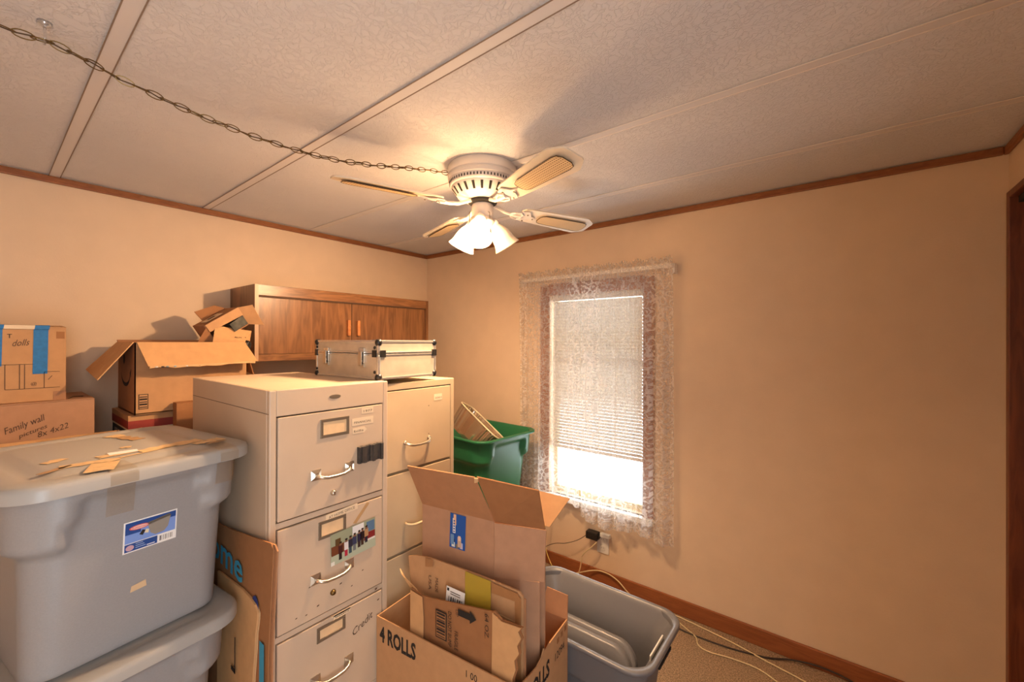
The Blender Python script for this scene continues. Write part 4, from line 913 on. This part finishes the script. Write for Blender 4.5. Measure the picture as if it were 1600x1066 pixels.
tl([f0, f1, (-.885,.945,1.033), (-1.188,.925,1.017)], K2, .004, 'flap'); tl([(-.868,1.024,.874), (-.718,1.088,.867), (-.672,.985,1.028), (-.880,.950,1.034)], K4, .004, 'flap')
tl([(-.722,1.120,.864), (-.674,1.165,.953), (-.800,1.150,.957), (-.85,1.102,.866)], K3, .004, 'flap')
tl([(-.882,.943,1.034),(-.870,.947,1.034),(-.872,.95,1.022),(-.884,.946,1.018)], K_edge, .005, 'torn_corner')
lettering('FE', .030, W2(ta_, (-.775,1.0615,.58)), (-.92,-.38,0), dn, M_ink, ta_, off=-.008, width=.04) if False else None
fs = quad('blue_sticker', W2(ta_, (-1.052,.9995,.748)), (.99,.13,.0), (.04,0,1), .066, .118, M_stickblue, ta_, .0008, .0004)
fs['label'] = 'blue printed sticker'
us = Vector((.99,.13,0)).normalized()
def so(x, z): return W2(ta_, (-1.052+x*.99+.03*z, .9995+x*.13-.0004, .748+z))
lettering('funny', .016, so(.030,.072), (0,0,1), (-.99,-.13,0), M_paper, ta_, width=.034, off=.0016) if False else None
quad('print_area', so(.014,.052), us, ZV, .011, .050, M_paper, fs, .0012, .0003); quad('print_area', so(.017,.080), us, ZV, .011, .036, mat('sticker_peach', (232,186,150), .5), fs, .0015, .0003)
for x, z, w, h, c in ((.006,.012,.014,.034,(110,150,190)),(.010,.004,.014,.016,(222,226,214)),(.036,.008,.015,.034,(206,176,150)),(.046,.004,.012,.020,(190,186,214)),(.028,.002,.012,.014,(120,116,100)),(.038,.030,.010,.016,(236,206,180)),(.014,.022,.010,.010,(30,60,110))):
    quad('print_area', so(x, z), us, ZV, w, h, mat('stk_%d_%d' % (c[0], c[1]), c, .5), fs, .0012+.0002*(c[0] % 3), .0003)
for i in range(5): quad('print_letter', so(.0165, .055+.009*i), us, ZV, .006, .005, M_stickblue, fs, .0017, .0003)

# ------------------------------------------------------------------ outlet, adapter, cables
ou = thing('wall_outlet', 'cream wall outlet below the lace curtain', 'outlet', (-1.105, YW, .245))
bx('cover_plate', (-.038,.038,-.006,0,-.060,.060), M_whitep, ou, .003)
for z in (-.026,.026):
    r = MB().loft([rrect(.017,.014,.008,0,4), rrect(.016,.013,.008,.003,4)]); bmesh.ops.transform(r.bm, matrix=Matrix.Translation((0,-.006,z)) @ Matrix.Rotation(PI/2, 4, 'X'), verts=r.bm.verts[:]); r = r.build('receptacle', M_whitep, ou)
    for x in (-.006,.006): bx('slot', (x-.001,x+.001,-.0094,-.0088,z-.002,z+.006), M_dark, r)
ad = thing('power_adapter', 'black power adapter plugged into the wall outlet', 'adapter', (-1.150, YW-.0095, .292))
bx('adapter_body', (-.045,.030,-.045,0,-.022,.022), M_black, ad, .004); bx('plug_cap', (.030,.036,-.035,-.004,-.012,.012), M_black, ad, .002)
wt = thing('plug_tap', 'white plug tap above the wall outlet', 'plug', (-1.105, YW-.0095, .292+.020))
wt.location = (-1.085, YW-.0095, .300); bx('tap_body', (-.026,.034,-.026,0,-.006,.016), M_whitep, wt, .003)
def cable(label, pts, m, r=.0032, cat='cable', sub=6):
    P = [Vector(p) for p in pts]; out = []
    for i in range(len(P)-1):
        p0, p1, p2, p3 = P[max(i-1,0)], P[i], P[i+1], P[min(i+2,len(P)-1)]
        for k in range(sub):
            t = k/sub; out.append(.5*((2*p1)+(-p0+p2)*t+(2*p0-5*p1+4*p2-p3)*t*t+(-p0+3*p1-3*p2+p3)*t**3))
    out.append(P[-1]); o = MB().tube(out, r, 7).build('cable', m, None, True); return tag(o, label, cat, 'cables by the window wall')
cable('thin dark cord running from the black adapter down behind the tall carton', [(-1.195,2.27,.285),(-1.25,2.26,.24),(-1.33,2.25,.20),(-1.42,2.25,.17),(-1.52,2.25,.10),(-1.60,2.25,.006)], M_kcable, .0018)
cable('ivory cable curving from the outlet down to the carpet', [(-1.125,2.262,.262),(-1.15,2.245,.232),(-1.205,2.24,.17),(-1.22,2.23,.08),(-1.25,2.22,.012),(-1.31,2.21,.004),(-1.42,2.215,.004)], M_ycable, .0034)
cable('ivory cable crossing in front of the baseboard and out along the carpet edge', [(-1.40,2.225,.010),(-1.30,2.235,.024),(-1.16,2.28,.075),(-1.08,2.284,.088),(-1.00,2.275,.075),(-.92,2.262,.030),(-.84,2.26,.005),(-.70,2.275,.005),(-.55,2.262,.005),(-.40,2.24,.005),(-.25,2.205,.005),(-.11,2.175,.005),(.02,2.13,.005)], M_ycable, .0034)
cable('short ivory cable lying in loose curves on the open carpet', [(-.66,2.24,.005),(-.60,2.205,.005),(-.545,2.170,.005),(-.52,2.12,.005),(-.47,2.105,.005),(-.38,2.125,.005),(-.27,2.13,.005),(-.16,2.09,.005),(-.05,2.145,.005),(.02,2.15,.005),(.09,2.11,.005)], M_ycable, .0030)
cable('black cable running over the carpet and along the baseboard', [(-.72,2.20,.004),(-.60,2.180,.004),(-.42,2.19,.004),(-.26,2.23,.004),(-.16,2.275,.012),(-.06,2.288,.022),(.04,2.286,.016),(.14,2.25,.004),(.24,2.19,.004)], M_kcable, .0036)
cable('pale yellow cord hanging by the curtain behind the tall carton', [(-1.46,2.240,.42),(-1.455,2.23,.34),(-1.47,2.22,.24),(-1.45,2.21,.14),(-1.40,2.20,.06),(-1.36,2.21,.02),(-1.41,2.22,.006)], mat('yellow_cord', (226,206,120), .5), .0026)
